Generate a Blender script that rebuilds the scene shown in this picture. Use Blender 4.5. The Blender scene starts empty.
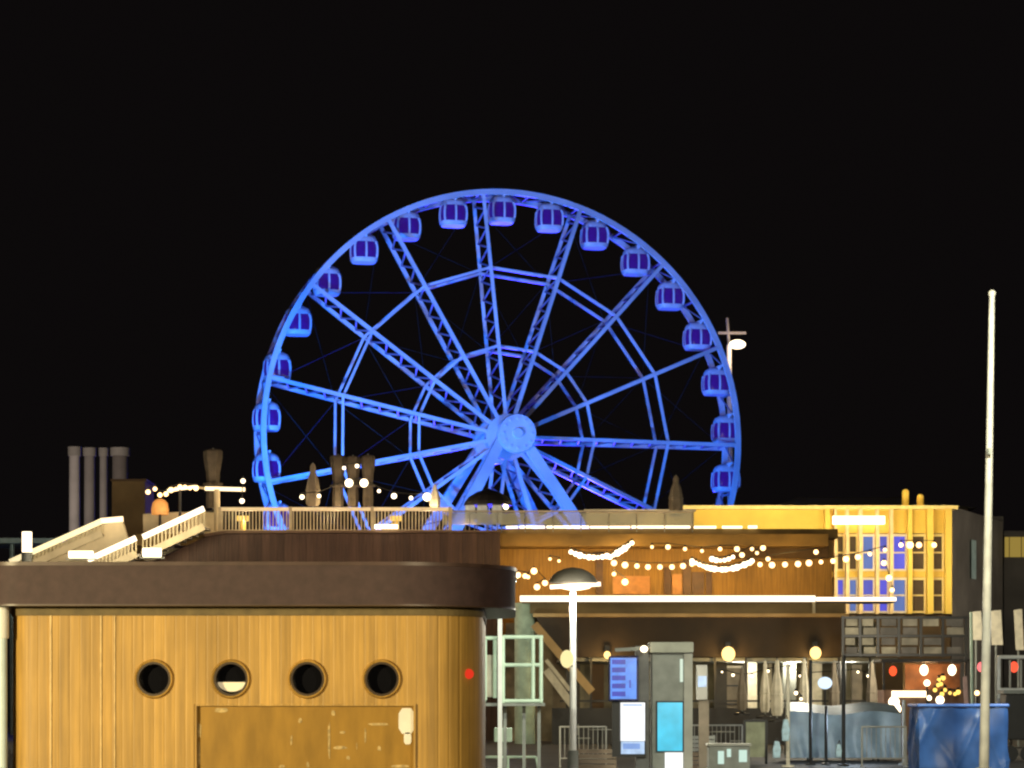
import bpy, bmesh, math, random
from mathutils import Vector, Matrix
random.seed(7)
sc = bpy.context.scene
col = sc.collection
F = 2600.0            # focal length in pixels of a 1024 px wide frame
EYE = 1.7
HOR = 700.0           # the horizon's row
def P(px, py, Y):     # a point seen at (px, py), Y metres away
    return Vector(((px-512.0)*Y/F, Y, EYE+(HOR-py)*Y/F))
def X(px, Y): return (px-512.0)*Y/F
def Z(py, Y): return EYE+(HOR-py)*Y/F

# ------------------------------------------------------------------ materials
def lin(r, g, b):
    f = lambda c: (c/255/12.92) if c/255 <= .04045 else ((c/255+.055)/1.055)**2.4
    return (f(r), f(g), f(b))
MATS = {}
def mat(name, c, rough=.6, metal=0., var=.25, scale=3., emit=None, es=0., bump=.0, alpha=1., stretch=(1,1,1), bscale=None, transmission=0):
    if name in MATS: return MATS[name]
    m = bpy.data.materials.new(name); m.use_nodes = True
    nt = m.node_tree; N = nt.nodes; L = nt.links
    b = N['Principled BSDF']
    b.inputs['Roughness'].default_value = rough
    b.inputs['Metallic'].default_value = metal
    b.inputs['Base Color'].default_value = (*c, 1)
    tc = N.new('ShaderNodeTexCoord'); mp = N.new('ShaderNodeMapping')
    mp.inputs['Scale'].default_value = stretch
    L.new(tc.outputs['Object'], mp.inputs['Vector'])
    if var > 0:
        n = N.new('ShaderNodeTexNoise'); n.inputs['Scale'].default_value = scale; n.inputs['Detail'].default_value = 5
        L.new(mp.outputs[0], n.inputs['Vector'])
        r = N.new('ShaderNodeValToRGB')
        r.color_ramp.elements[0].position = .3; r.color_ramp.elements[1].position = .7
        r.color_ramp.elements[0].color = (*[x*(1-var) for x in c], 1)
        r.color_ramp.elements[1].color = (*[min(1, x*(1+var)) for x in c], 1)
        L.new(n.outputs['Fac'], r.inputs['Fac']); L.new(r.outputs[0], b.inputs['Base Color'])
    if bump > 0:
        n2 = N.new('ShaderNodeTexNoise'); n2.inputs['Scale'].default_value = bscale or scale*4
        L.new(mp.outputs[0], n2.inputs['Vector'])
        bp = N.new('ShaderNodeBump'); bp.inputs['Strength'].default_value = bump
        L.new(n2.outputs['Fac'], bp.inputs['Height']); L.new(bp.outputs[0], b.inputs['Normal'])
    if emit:
        b.inputs['Emission Color'].default_value = (*emit, 1); b.inputs['Emission Strength'].default_value = es
    b.inputs['Alpha'].default_value = alpha
    b.inputs['Transmission Weight'].default_value = transmission
    MATS[name] = m
    return m

def boards(name, c, per_m=9., var=.3, streak=.35, bump=.4, rough=.55, axis=0, gloss=None):
    """vertical timber boards: colour by board, stretched grain, grooves as bump"""
    m = bpy.data.materials.new(name); m.use_nodes = True
    nt = m.node_tree; N = nt.nodes; L = nt.links; b = N['Principled BSDF']
    b.inputs['Roughness'].default_value = rough
    tc = N.new('ShaderNodeTexCoord')
    sep = N.new('ShaderNodeSeparateXYZ'); L.new(tc.outputs['Object'], sep.inputs[0])
    mul = N.new('ShaderNodeMath'); mul.operation = 'MULTIPLY'; mul.inputs[1].default_value = per_m
    L.new(sep.outputs[axis], mul.inputs[0])
    fl = N.new('ShaderNodeMath'); fl.operation = 'FLOOR'; L.new(mul.outputs[0], fl.inputs[0])
    wn = N.new('ShaderNodeTexWhiteNoise'); wn.noise_dimensions = '1D'; L.new(fl.outputs[0], wn.inputs['W'])
    mp = N.new('ShaderNodeMapping'); mp.inputs['Scale'].default_value = (9, 9, .35)
    L.new(tc.outputs['Object'], mp.inputs[0])
    n = N.new('ShaderNodeTexNoise'); n.inputs['Scale'].default_value = 2.2; n.inputs['Detail'].default_value = 6
    L.new(mp.outputs[0], n.inputs['Vector'])
    n3 = N.new('ShaderNodeTexNoise'); n3.inputs['Scale'].default_value = .8; n3.inputs['Detail'].default_value = 3
    L.new(tc.outputs['Object'], n3.inputs['Vector'])
    v1 = N.new('ShaderNodeMapRange'); v1.inputs['To Min'].default_value = 1-var; v1.inputs['To Max'].default_value = 1+var
    L.new(wn.outputs['Value'], v1.inputs['Value'])
    v2 = N.new('ShaderNodeMapRange'); v2.inputs['From Min'].default_value = .3; v2.inputs['From Max'].default_value = .7
    v2.inputs['To Min'].default_value = 1-streak; v2.inputs['To Max'].default_value = 1+streak
    L.new(n.outputs['Fac'], v2.inputs['Value'])
    v3 = N.new('ShaderNodeMapRange'); v3.inputs['From Min'].default_value = .3; v3.inputs['From Max'].default_value = .7
    v3.inputs['To Min'].default_value = .85; v3.inputs['To Max'].default_value = 1.15
    L.new(n3.outputs['Fac'], v3.inputs['Value'])
    a = N.new('ShaderNodeMath'); a.operation = 'MULTIPLY'; L.new(v1.outputs[0], a.inputs[0]); L.new(v2.outputs[0], a.inputs[1])
    a2 = N.new('ShaderNodeMath'); a2.operation = 'MULTIPLY'; L.new(a.outputs[0], a2.inputs[0]); L.new(v3.outputs[0], a2.inputs[1])
    vm = N.new('ShaderNodeVectorMath'); vm.operation = 'SCALE'; vm.inputs[0].default_value = c
    L.new(a2.outputs[0], vm.inputs['Scale']); L.new(vm.outputs[0], b.inputs['Base Color'])
    fr = N.new('ShaderNodeMath'); fr.operation = 'FRACT'; L.new(mul.outputs[0], fr.inputs[0])
    pp = N.new('ShaderNodeMath'); pp.operation = 'PINGPONG'; pp.inputs[1].default_value = .5; L.new(fr.outputs[0], pp.inputs[0])
    st = N.new('ShaderNodeMapRange'); st.inputs['From Max'].default_value = .12; L.new(pp.outputs[0], st.inputs['Value'])
    bp = N.new('ShaderNodeBump'); bp.inputs['Strength'].default_value = bump; bp.inputs['Distance'].default_value = .02
    L.new(st.outputs[0], bp.inputs['Height']); L.new(bp.outputs[0], b.inputs['Normal'])
    return m

def lamp(name, c, s):
    if name in MATS: return MATS[name]
    m = bpy.data.materials.new(name); m.use_nodes = True
    N = m.node_tree.nodes; N.clear()
    e = N.new('ShaderNodeEmission'); e.inputs[0].default_value = (*c, 1); e.inputs[1].default_value = s
    o = N.new('ShaderNodeOutputMaterial'); m.node_tree.links.new(e.outputs[0], o.inputs[0])
    MATS[name] = m; return m

M_timber = boards('honey_timber', (.47, .275, .062), per_m=6.5, var=.10, streak=.20, bump=.22)
M_shutter = mat('ochre_shutter', (.34, .19, .030), .35, var=.18, scale=2.5, stretch=(2, 2, .6), bump=.1)
M_fascia = mat('brown_fascia', (.056, .031, .031), .7, var=.2, scale=6, bump=.25, bscale=40)
M_dark = mat('dark_steel', (.015, .014, .014), .5, var=.3)
M_black = mat('black_glass', (.006, .006, .008), .12, var=0)
M_white = mat('white_paint', (.75, .75, .72), .45, var=.08)
M_pale_green = mat('pale_green_paint', (.55, .70, .56), .5, var=.12)
M_cream = mat('cream_plaster', (.62, .52, .34), .8, var=.15, scale=1.5)
M_brown_rib = boards('dark_brown_boards', (.075, .042, .028), per_m=3.2, var=.25, streak=.25, bump=.8, rough=.75)
M_amber = boards('amber_boards', (.30, .165, .026), per_m=1.1, var=.12, streak=.3, bump=.15, rough=.6)
M_dkbrown = mat('dark_brown_cladding', (.06, .033, .012), .7, var=.3, scale=.7, bump=.2)
M_tan = mat('tan_ledge', (.55, .36, .16), .7, var=.2, scale=1.)
M_yellow = mat('yellow_plaster', (.80, .55, .11), .75, var=.12, scale=.6)
M_grey = mat('grey_steel', (.22, .23, .21), .55, var=.2)
M_concrete = mat('pale_concrete', (.38, .37, .33), .85, var=.2, scale=1.5, bump=.2)
M_canvas = mat('beige_canvas', (.20, .165, .12), .9, var=.2, scale=3, bump=.3)
M_canvas_cream = mat('cream_canvas', (.70, .64, .50), .9, var=.2, scale=3, bump=.3)
M_tarp = mat('blue_tarp', (.035, .095, .28), .33, var=.3, scale=2, bump=.9, bscale=3.5)
M_tarp2 = mat('pale_blue_tarp', (.27, .36, .42), .45, var=.3, scale=1.6, bump=.35, bscale=4)
M_steelw = mat('wheel_white_steel', (.74, .74, .76), .38, var=.22, scale=.35)
M_cabw = mat('cabin_white_shell', (.75, .75, .78), .35, var=.06)
M_cabglass = mat('cabin_tinted_glass', (.03, .01, .12), .12, var=.2, emit=(.09, .015, .45), es=.25)
M_asph = mat('paving', (.055, .052, .048), .75, var=.35, scale=.6, bump=.3, bscale=8)
M_bulb = lamp('warm_bulb', (1., .62, .27), 4.)
M_bulbw = lamp('white_bulb', (1., .80, .52), 4.)
M_strip = lamp('warm_led_strip', (1., .74, .42), 2.4)
M_stripw = lamp('white_led_strip', (1., .82, .58), 2.6)
M_orange = mat('orange_shade', (.7,.35,.12), .6, var=.35, scale=3, emit=(1,.38,.08), es=.45)
M_amberlamp = lamp('amber_lamp_glass', (1., .62, .20), 2.6)
M_red = lamp('red_reflection_glow', (1., .05, .02), .8)
M_cable = mat('black_cable', (.01, .01, .01), .6, var=0)
M_railc = mat('cream_rail_paint', (.55, .46, .28), .6, var=.15)

# ------------------------------------------------------------------ mesh tools
class MB:
    def __init__(s): s.v = []; s.f = []
    def add(s, vs, fs):
        o = len(s.v); s.v += [Vector(v) for v in vs]; s.f += [[i+o for i in f] for f in fs]; return s
    def box(s, x0, x1, y0, y1, z0, z1):
        return s.add([(x0,y0,z0),(x1,y0,z0),(x1,y1,z0),(x0,y1,z0),(x0,y0,z1),(x1,y0,z1),(x1,y1,z1),(x0,y1,z1)],
            [(0,3,2,1),(4,5,6,7),(0,1,5,4),(1,2,6,5),(2,3,7,6),(3,0,4,7)])
    def pbox(s, px0, px1, py0, py1, Y, d=.3):   # a box whose front face spans these picture bounds at depth Y
        return s.box(X(px0, Y), X(px1, Y), Y, Y+d, Z(py1, Y), Z(py0, Y))
    def beam(s, p, q, w, h=None, up=Vector((0,0,1))):
        p = Vector(p); q = Vector(q); h = h or w; d = (q-p)
        if d.length < 1e-6: return s
        d.normalize(); u = Vector(up)
        if abs(d.dot(u)) > .98: u = Vector((0,1,0))
        a = d.cross(u).normalized(); b = a.cross(d).normalized()
        vs = []
        for c in (p, q):
            for i, j in ((-1,-1),(1,-1),(1,1),(-1,1)): vs.append(c+a*(w/2*i)+b*(h/2*j))
        return s.add(vs, [(0,1,2,3),(7,6,5,4),(0,4,5,1),(1,5,6,2),(2,6,7,3),(3,7,4,0)])
    def tube(s, p, q, r0, r1=None, n=10):
        p = Vector(p); q = Vector(q); r1 = r0 if r1 is None else r1; d = (q-p).normalized()
        u = Vector((0,0,1)) if abs(d.z) < .95 else Vector((1,0,0))
        a = d.cross(u).normalized(); b = a.cross(d)
        vs = []
        for c, r in ((p, r0), (q, r1)):
            for k in range(n):
                t = 2*math.pi*k/n; vs.append(c+a*(r*math.cos(t))+b*(r*math.sin(t)))
        fs = [(k, (k+1)%n, n+(k+1)%n, n+k) for k in range(n)]
        return s.add(vs, fs+[tuple(range(n))[::-1], tuple(range(n, 2*n))])
    def ball(s, c, r, n=10, m=7, sz=1.):
        c = Vector(c); vs = [c+Vector((0,0,r*sz))]
        for i in range(1, m):
            t = math.pi*i/m
            for k in range(n):
                a = 2*math.pi*k/n; vs.append(c+Vector((r*math.sin(t)*math.cos(a), r*math.sin(t)*math.sin(a), r*sz*math.cos(t))))
        vs.append(c-Vector((0,0,r*sz))); fs = [(0, 1+k, 1+(k+1)%n) for k in range(n)]
        for i in range(m-2):
            for k in range(n):
                a = 1+i*n+k; b = 1+i*n+(k+1)%n; fs.append((a, a+n, b+n, b))
        e = len(vs)-1; o = 1+(m-2)*n
        return s.add(vs, fs+[(e, o+(k+1)%n, o+k) for k in range(n)])
    def lathe(s, c, prof, n=20, wob=0., lobes=0):   # profile [(r, z)] about a vertical axis through c
        c = Vector(c); vs = []
        for i, (r, z) in enumerate(prof):
            for k in range(n):
                a = 2*math.pi*k/n; rr = r*(1+(wob*math.cos(lobes*a) if lobes else 0))
                vs.append(c+Vector((rr*math.cos(a), rr*math.sin(a), z)))
        fs = []
        for i in range(len(prof)-1):
            for k in range(n):
                fs.append((i*n+k, i*n+(k+1)%n, (i+1)*n+(k+1)%n, (i+1)*n+k))
        fs.append(tuple(range(n))[::-1]); fs.append(tuple((len(prof)-1)*n+k for k in range(n)))
        return s.add(vs, fs)
    def prism(s, pts, y0, y1):    # outline [(x, z)] seen from the front, given thickness along Y
        n = len(pts)
        vs = [(x, y0, z) for x, z in pts]+[(x, y1, z) for x, z in pts]
        return s.add(vs, [tuple(range(n)), tuple(range(n, 2*n))[::-1]]+[(k, n+k, n+(k+1)%n, (k+1)%n) for k in range(n)])
    def slab(s, pts, z0, z1):     # plan outline [(x, y)] extruded upwards
        n = len(pts)
        vs = [(x, y, z0) for x, y in pts]+[(x, y, z1) for x, y in pts]
        return s.add(vs, [tuple(range(n))[::-1], tuple(range(n, 2*n))]+[(k, (k+1)%n, n+(k+1)%n, n+k) for k in range(n)])
    def build(s, name, m, parent=None, origin=None, smooth=False, bevel=0):
        if parent is not None:
            o = Vector(parent.location); p = parent.parent
            while p: o += Vector(p.location); p = p.parent
        else: o = Vector(origin) if origin is not None else Vector((0,0,0))
        me = bpy.data.meshes.new(name); me.from_pydata([v-o for v in s.v], [], s.f); me.update()
        bm = bmesh.new(); bm.from_mesh(me); bmesh.ops.recalc_face_normals(bm, faces=bm.faces); bm.to_mesh(me); bm.free()
        me.materials.append(m)
        if smooth:
            me.shade_smooth() if hasattr(me, 'shade_smooth') else None
            try: me.set_sharp_from_angle(angle=math.radians(40))
            except Exception: pass
        ob = bpy.data.objects.new(name, me); col.objects.link(ob)
        if parent is not None: ob.parent = parent
        else: ob.location = o
        if bevel:
            bv = ob.modifiers.new('edge', 'BEVEL'); bv.width = bevel; bv.segments = 2; bv.limit_method = 'ANGLE'
        return ob

def tag(o, label=None, cat=None, group=None, kind=None):
    if label: o['label'] = label
    if cat: o['category'] = cat
    if group: o['group'] = group
    if kind: o['kind'] = kind
    return o
def thing(name, label, cat, loc, group=None):
    o = bpy.data.objects.new(name, None); col.objects.link(o); o.location = loc; o.empty_display_size = .3
    return tag(o, label, cat, group)
def copy_thing(root, loc, label=None, parent=None):
    c = root.copy(); col.objects.link(c); c.location = loc
    if parent is not None: c.parent = parent
    if label: c['label'] = label
    for ch in root.children: 
        copy_thing(ch, ch.location, None, c)
    return c
def light(kind, name, loc, energy, color, target=None, size=.3, cone=60, blend=.5):
    d = bpy.data.lights.new(name, kind); d.energy = energy; d.color = color
    if kind in ('POINT', 'SPOT'): d.shadow_soft_size = size
    if kind == 'SPOT': d.spot_size = math.radians(cone); d.spot_blend = blend
    if kind == 'AREA': d.size = size
    o = bpy.data.objects.new(name, d); col.objects.link(o); o.location = loc
    if target is not None:
        o.rotation_euler = (Vector(target)-Vector(loc)).to_track_quat('-Z', 'Y').to_euler()
    return o

# ------------------------------------------------------------------ camera, world
cam = bpy.data.cameras.new('camera'); co = bpy.data.objects.new('camera', cam); col.objects.link(co)
co.location = (0, 0, EYE); co.rotation_euler = (math.radians(90), 0, 0)
cam.sensor_width = 36; cam.lens = 36*F/1024; cam.shift_y = (HOR-384)/1024
cam.clip_end = 3000; sc.camera = co
w = bpy.data.worlds.new('World'); sc.world = w; w.use_nodes = True
bg = w.node_tree.nodes['Background']
sky = w.node_tree.nodes.new('ShaderNodeTexSky'); sky.sky_type = 'NISHITA'; sky.sun_disc = False
sky.sun_elevation = math.radians(-8); sky.sun_rotation = math.radians(200)
mixn = w.node_tree.nodes.new('ShaderNodeMixRGB'); mixn.blend_type = 'ADD'; mixn.inputs[0].default_value = 1
w.node_tree.links.new(sky.outputs[0], mixn.inputs[1]); mixn.inputs[2].default_value = (.0036, .0029, .0030, 1)
w.node_tree.links.new(mixn.outputs[0], bg.inputs[0]); bg.inputs[1].default_value = 1.
sky.sun_elevation = math.radians(-10)
sky.air_density = .3; sky.dust_density = 0
w.node_tree.links.remove(mixn.inputs[1].links[0]); 
dim = w.node_tree.nodes.new('ShaderNodeMixRGB'); dim.blend_type = 'MULTIPLY'; dim.inputs[0].default_value = 1
dim.inputs[2].default_value = (.002, .002, .002, 1)
w.node_tree.links.new(sky.outputs[0], dim.inputs[1]); w.node_tree.links.new(dim.outputs[0], mixn.inputs[1])
sc.view_settings.view_transform = 'Standard'; sc.view_settings.look = 'None'
sc.view_settings.exposure = 0; sc.view_settings.gamma = 1
sc.render.engine = 'CYCLES'
sc.cycles.use_denoising = True
sc.cycles.filter_width = 2.3
sc.cycles.max_bounces = 4
sc.cycles.sample_clamp_indirect = 3

# ------------------------------------------------------------------ ground
g = MB().add([(-1500,-60,0),(1500,-60,0),(1500,2500,0),(-1500,2500,0)], [(0,1,2,3)]).build('ground', M_asph)
tag(g, kind='structure')

# ------------------------------------------------------------------ ferris wheel
TH = math.radians(15); CW = Vector((X(501.5, 200), 200, 21.75))
AX = Vector((math.sin(TH), -math.cos(TH), 0))      # axle direction towards the viewer
UX = Vector((math.cos(TH), math.sin(TH), 0))
def W(r, deg, a): 
    t = math.radians(deg); return CW+UX*(r*math.cos(t))+Vector((0,0,r*math.sin(t)))+AX*a
R = 18.75; HW = 1.5
wheel = thing('ferris_wheel', 'huge blue lit observation wheel with trussed spokes rising behind the terrace', 'ferris wheel', (CW.x, CW.y, 0))
for side in (1, -1):
    m = MB(); n = 120
    for k in range(n):
        a0, a1 = 360*k/n, 360*(k+1)/n
        vs = []
        for a in (a0, a1):
            for r, w_ in ((R-.22, -.13), (R+.2, -.13), (R+.2, .13), (R-.22, .13)):
                vs.append(W(r, a, side*HW+w_))
        m.add(vs, [(0,4,5,1),(1,5,6,2),(2,6,7,3),(3,7,4,0)])
    m.build('rim', M_steelw, wheel)
m = MB()
for k in range(60):
    a = 6*k
    m.tube(W(R, a, HW-.1), W(R, a, -HW+.1), .09, n=6)
    m.tube(W(R, a, (HW-.1)*(1 if k%2 else -1)), W(R, a+6, (HW-.1)*(-1 if k%2 else 1)), .06, n=5)
m.build('rim_bracing', mat('shaded_violet_steel', (.32,.28,.40), .5, var=.2), wheel)  # violet-grey colour paints in the dim violet light between the chords
for k in range(15):
    a = 24*k-.4
    m = MB()
    for side in (1, -1): m.beam(W(1.1, a, side*(HW+.45)), W(R-.15, a, side*HW), .27, .27)
    m.build('spoke', M_steelw, wheel)
    m = MB(); nz = 22
    for j in range(nz):
        r0 = 2.2+(R-2.8)*j/nz; r1 = 2.2+(R-2.8)*(j+1)/nz; s = 1 if j % 2 else -1
        m.tube(W(r0, a, s*HW), W(r1, a, -s*HW), .075, n=5)
    M_shaded = mat('shaded_violet_steel', (.32,.28,.40), .5, var=.2)
    m.build('spoke_lacing', M_shaded, wheel)
for r in (13.0, 7.0):
    for side in (1, -1):
        m = MB()
        for k in range(15): m.beam(W(r, 24*k-.4, side*HW), W(r, 24*k+23.6, side*HW), .19, .19)
        m.build('ring', M_steelw, wheel)
m = MB()
for k in range(15):
    for r, q in ((13, 7), (R-.2, 13)):
        m.tube(W(q, 24*k, -HW), W(r, 24*k+24, -HW), .03, n=5)
        m.tube(W(r, 24*k, -HW), W(q, 24*k+24, -HW), .03, n=5)
M_faint = mat('weathered_cable', (.006, .006, .006), .7, var=0)
m.build('bracing_cable', M_faint, wheel)
hub = MB().tube(W(0,0,-4.0), W(0,0,4.5), 1.0, n=28)
hub.tube(W(0,0,1.5), W(0,0,2.1), 1.75, n=28).tube(W(0,0,-2.1), W(0,0,-1.5), 1.75, n=28)
hubo = hub.build('hub', M_steelw, wheel, smooth=True)
MB().tube(W(0,0,4.4), W(0,0,4.85), 1.50, 1.42, n=36).build('hub_cap', M_steelw, hubo, smooth=True)
base = CW.copy()
for side in (1, -1):
    for lr in (1, -1):
        foot = CW+UX*(13.0*lr)+AX*(side*9.5); foot.z = .6
        top = CW+AX*(side*3.2)+UX*(lr*.7)
        m = MB(); d = (foot-top).normalized()
        sd = d.cross(AX).normalized()
        vs = []
        for c, ww in ((top, .36), (foot, .62)):
            for i, j in ((-1,-1),(1,-1),(1,1),(-1,1)): vs.append(c+sd*(ww*i)+AX*(ww*.7*j))
        m.add(vs, [(0,1,2,3),(7,6,5,4),(0,4,5,1),(1,5,6,2),(2,6,7,3),(3,7,4,0)])
        m.build('support_leg', M_steelw, wheel)
        MB().box(foot.x-1.6, foot.x+1.6, foot.y-1.6, foot.y+1.6, 0, .7).build('footing', M_grey, wheel)
m = MB()
for k in range(12):
    p = W(1.12, 30*k, 4.85); m.tube(p, p+AX*.08, .09, n=8)
m.build('bolts', M_steelw, hubo)
MB().tube(W(0,0,4.8), W(0,0,5.05), .42, .36, n=24).build('axle_boss', M_steelw, hubo, smooth=True)
# cabins
def cabin(loc, label):
    t = thing('cabin', label, 'cabin', loc, 'cabins hanging round the wheel rim')
    L = Vector(loc)
    U, A = UX, AX
    def pt(u, a, z): return L+U*u+A*a+Vector((0,0,z))
    prof = [(-.86,-2.25),(-.98,-1.95),(-1.05,-1.4),(-1.02,-.85),(-.86,-.35),(-.55,-.12)]  # bulging side, seen from the front
    def loft(h, z, n=24, p=3.6):
        r = []
        for k in range(n):
            a = 2*math.pi*k/n; ca, sa = math.cos(a), math.sin(a)
            q = (abs(ca)**p+abs(sa)**p)**(-1/p)
            r.append(pt(h*q*ca, h*.92*q*sa, z+.5))
        return r
    def shell(levels, name, m_, n=24):
        mb = MB(); vs = []
        for h, z in levels: vs += loft(h, z, n)
        fs = [(i*n+k, i*n+(k+1)%n, (i+1)*n+(k+1)%n, (i+1)*n+k) for i in range(len(levels)-1) for k in range(n)]
        fs += [tuple(range(n))[::-1], tuple((len(levels)-1)*n+k for k in range(n))]
        mb.add(vs, fs); return mb.build(name, m_, t, smooth=True)
    shell([(.86,-2.25),(.97,-2.1),(1.0,-1.92)], 'floor_pan', M_cabw)
    shell([(.93,-.72),(.9,-.5),(.78,-.28),(.5,-.12)], 'roof', M_cabw)
    shell([(.95,-1.92),(1.0,-1.6),(1.0,-1.2),(.96,-.9),(.91,-.715)], 'glazing', M_cabglass)
    zz = [(.985,-1.43),(1.03,-1.1),(1.03,-.7),(.99,-.4),(.93,-.2)]
    for s in (1, -1):
        m1, m2 = MB(), MB()
        for (h0, z0), (h1, z1) in zip(zz, zz[1:]):
            m1.beam(pt(0, s*h0*.92, z0), pt(0, s*h1*.92, z1), .15, .05)
            m2.beam(pt(s*h0, 0, z0), pt(s*h1, 0, z1), .13, .05, up=Vector((1,0,0)))
        m1.build('window_post', M_cabw, t); m2.build('window_post', M_cabw, t)
        for s2 in (1, -1):
            m3 = MB()
            for (h0, z0), (h1, z1) in zip(zz, zz[1:]):
                k0, k1 = .84*h0, .84*h1
                m3.beam(pt(s*k0, s2*k0*.93, z0), pt(s*k1, s2*k1*.93, z1), .15, .15)
            m3.build('window_post', M_cabw, t)
    mb = MB()
    for s in (1, -1):
        mb.beam(pt(0, s*(HW-.02), .42), pt(0, s*.9, .42), .14)
        mb.beam(pt(0, s*(HW-.1), .42), pt(s*.0, s*.6, .2), .12)
    mb.tube(pt(0, -.95, .42), pt(0, .95, .42), .09, n=8)
    mb.build('hanger', M_steelw, t)
    return t
ordn = ['', 'first', 'second', 'third', 'fourth', 'fifth', 'sixth', 'seventh', 'eighth', 'ninth']
first = None
for k in range(-9, 10):
    a = 90-12*k
    loc = W(R-.4, a, 0)
    side = 'right' if k > 0 else 'left'
    lab = 'blue lit cabin hanging at the very top of the wheel' if k == 0 else 'blue lit cabin on the wheel rim, %s to the %s of the topmost one' % (ordn[abs(k)], side)
    if first is None: first = cabin(loc, lab)
    else: copy_thing(first, loc, lab)
# blue wheel floods, with added fills from behind and from the centre
BL = (.022, .185, 1.0)
BV = (.045, .03, 1.0)
light('SPOT', 'unseen_wheel_light', (-22, 168, 2.5), 110000, BL, CW+Vector((-5,0,4)), 1.2, 80)
light('SPOT', 'unseen_wheel_light', (20, 170, 2.5), 110000, BL, CW+Vector((5,0,4)), 1.2, 80)
light('SPOT', 'unseen_wheel_light', (-2, 275, 2.5), 380000, BV, CW+Vector((0,0,3)), 1.2, 50)  # added violet fill from behind, tints the rear chords
light('SPOT', 'unseen_wheel_light', (-2, 150, 2.5), 85000, BL, CW+Vector((0,0,0)), 1.2, 60)  # added front fill for the shadowed spokes near the hub


# ------------------------------------------------------------------ floodlight mast beside the wheel
Y = 232
t = thing('floodlight_mast', 'tall pale floodlight mast rising beside the right rim of the wheel', 'light mast', (X(732, Y), Y, 0))
M_mast = mat('mast_grey_paint', (.30,.28,.26), .5, var=.15)
MB().tube((X(732,Y), Y, 0), (X(729,Y), Y, Z(345,Y)), .36, .22, n=12).build('pole', M_white, t)
MB().tube((X(729,Y), Y, Z(345,Y)), (X(727,Y), Y, Z(318,Y)), .14, n=8).build('mast_tip', M_mast, t)
MB().beam((X(718,Y), Y, Z(333,Y)), (X(746,Y), Y, Z(333,Y)), .15, .22).build('crossbar', M_mast, t)
MB().ball((X(737,Y), Y-.4, Z(345,Y)), .75, sz=.55).build('floodlight', M_bulbw, t)
light('POINT', 'mast_light', (X(737,Y), Y-2.4, Z(352,Y)), 550, (1,.72,.45), size=.4)

# ------------------------------------------------------------------ wooden kiosk in front
KY = 38.0
def rrect(x0, x1, y0, y1, rl, rr, n=12):
    pts = []
    for cx, cy, r, a0 in ((x0+rl, y0+rl, rl, 180), (x1-rr, y0+rr, rr, 270), (x1-rr, y1-rr, rr, 0), (x0+rl, y1-rl, rl, 90)):
        for k in range(n+1):
            a = math.radians(a0+90*k/n); pts.append((cx+r*math.cos(a), cy+r*math.sin(a)))
    return pts
kio = thing('wooden_kiosk', 'rounded honey timber kiosk with four portholes and a flat brown roof', 'kiosk', (-4, KY+3, 0))
kx0, kx1 = X(9, KY), X(482, KY)
wall = MB().slab(rrect(kx0, kx1, KY, KY+6, .35, 1.0, 16), 0, 3.12).build('wall', M_timber, kio)
PX = [154, 231, 307.5, 382]
cut = MB()
for p in PX: cut.tube((X(p,KY), KY-.2, Z(679,KY)), (X(p,KY), KY+.32, Z(679,KY)), .262, n=40)
cut.pbox(194, 415.5, 704, 900, KY, .18)
cutter = cut.build('cutter_tmp', M_timber, None)
bo = wall.modifiers.new('holes', 'BOOLEAN'); bo.object = cutter; bo.operation = 'DIFFERENCE'; bo.solver = 'EXACT'
dg = bpy.context.evaluated_depsgraph_get()
nm = bpy.data.meshes.new_from_object(wall.evaluated_get(dg))
wall.modifiers.clear(); wall.data = nm
bpy.data.objects.remove(cutter)
for p in PX:
    cx, cz = X(p, KY), Z(679, KY)
    rg = MB(); n = 36; vs = []; secs = [(.25, .02), (.25, -.035), (.268, -.05), (.290, -.02), (.290, .003)]
    for r, y in secs:
        for k in range(n):
            a = 2*math.pi*k/n; vs.append((cx+r*math.cos(a), KY+y, cz+r*math.sin(a)))
    rg.add(vs, [(i*n+k, i*n+(k+1)%n, (i+1)*n+(k+1)%n, (i+1)*n+k) for i in range(len(secs)-1) for k in range(n)])
    ph = rg.build('porthole', M_timber, kio, smooth=True)
    MB().tube((cx, KY+.15, cz), (cx, KY+.17, cz), .258, n=36).build('pane', M_black, ph)
    g2 = MB(); vs = []
    for r, y in ((.258, -.03), (.258, .14), (.218, .14), (.218, -.03)):
        for k in range(n):
            a = 2*math.pi*k/n; vs.append((cx+r*math.cos(a), KY+y, cz+r*math.sin(a)))
    g2.add(vs, [(i*n+k, i*n+(k+1)%n, ((i+1)%4)*n+(k+1)%n, ((i+1)%4)*n+k) for i in range(4) for k in range(n)])
    g2.build('gasket', mat('porthole_gasket', (.05,.03,.015), .4, var=.2), ph)
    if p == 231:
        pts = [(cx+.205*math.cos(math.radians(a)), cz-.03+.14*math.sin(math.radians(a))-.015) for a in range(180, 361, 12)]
        MB().prism(pts, KY+.10, KY+.13).build('cream_reflection', mat('cream_reflection_glow', (.75,.68,.5), .7, var=.2, emit=(1,.8,.5), es=.35), ph)  # glowing half-disc stands in for a cream reflection in the pane
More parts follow.
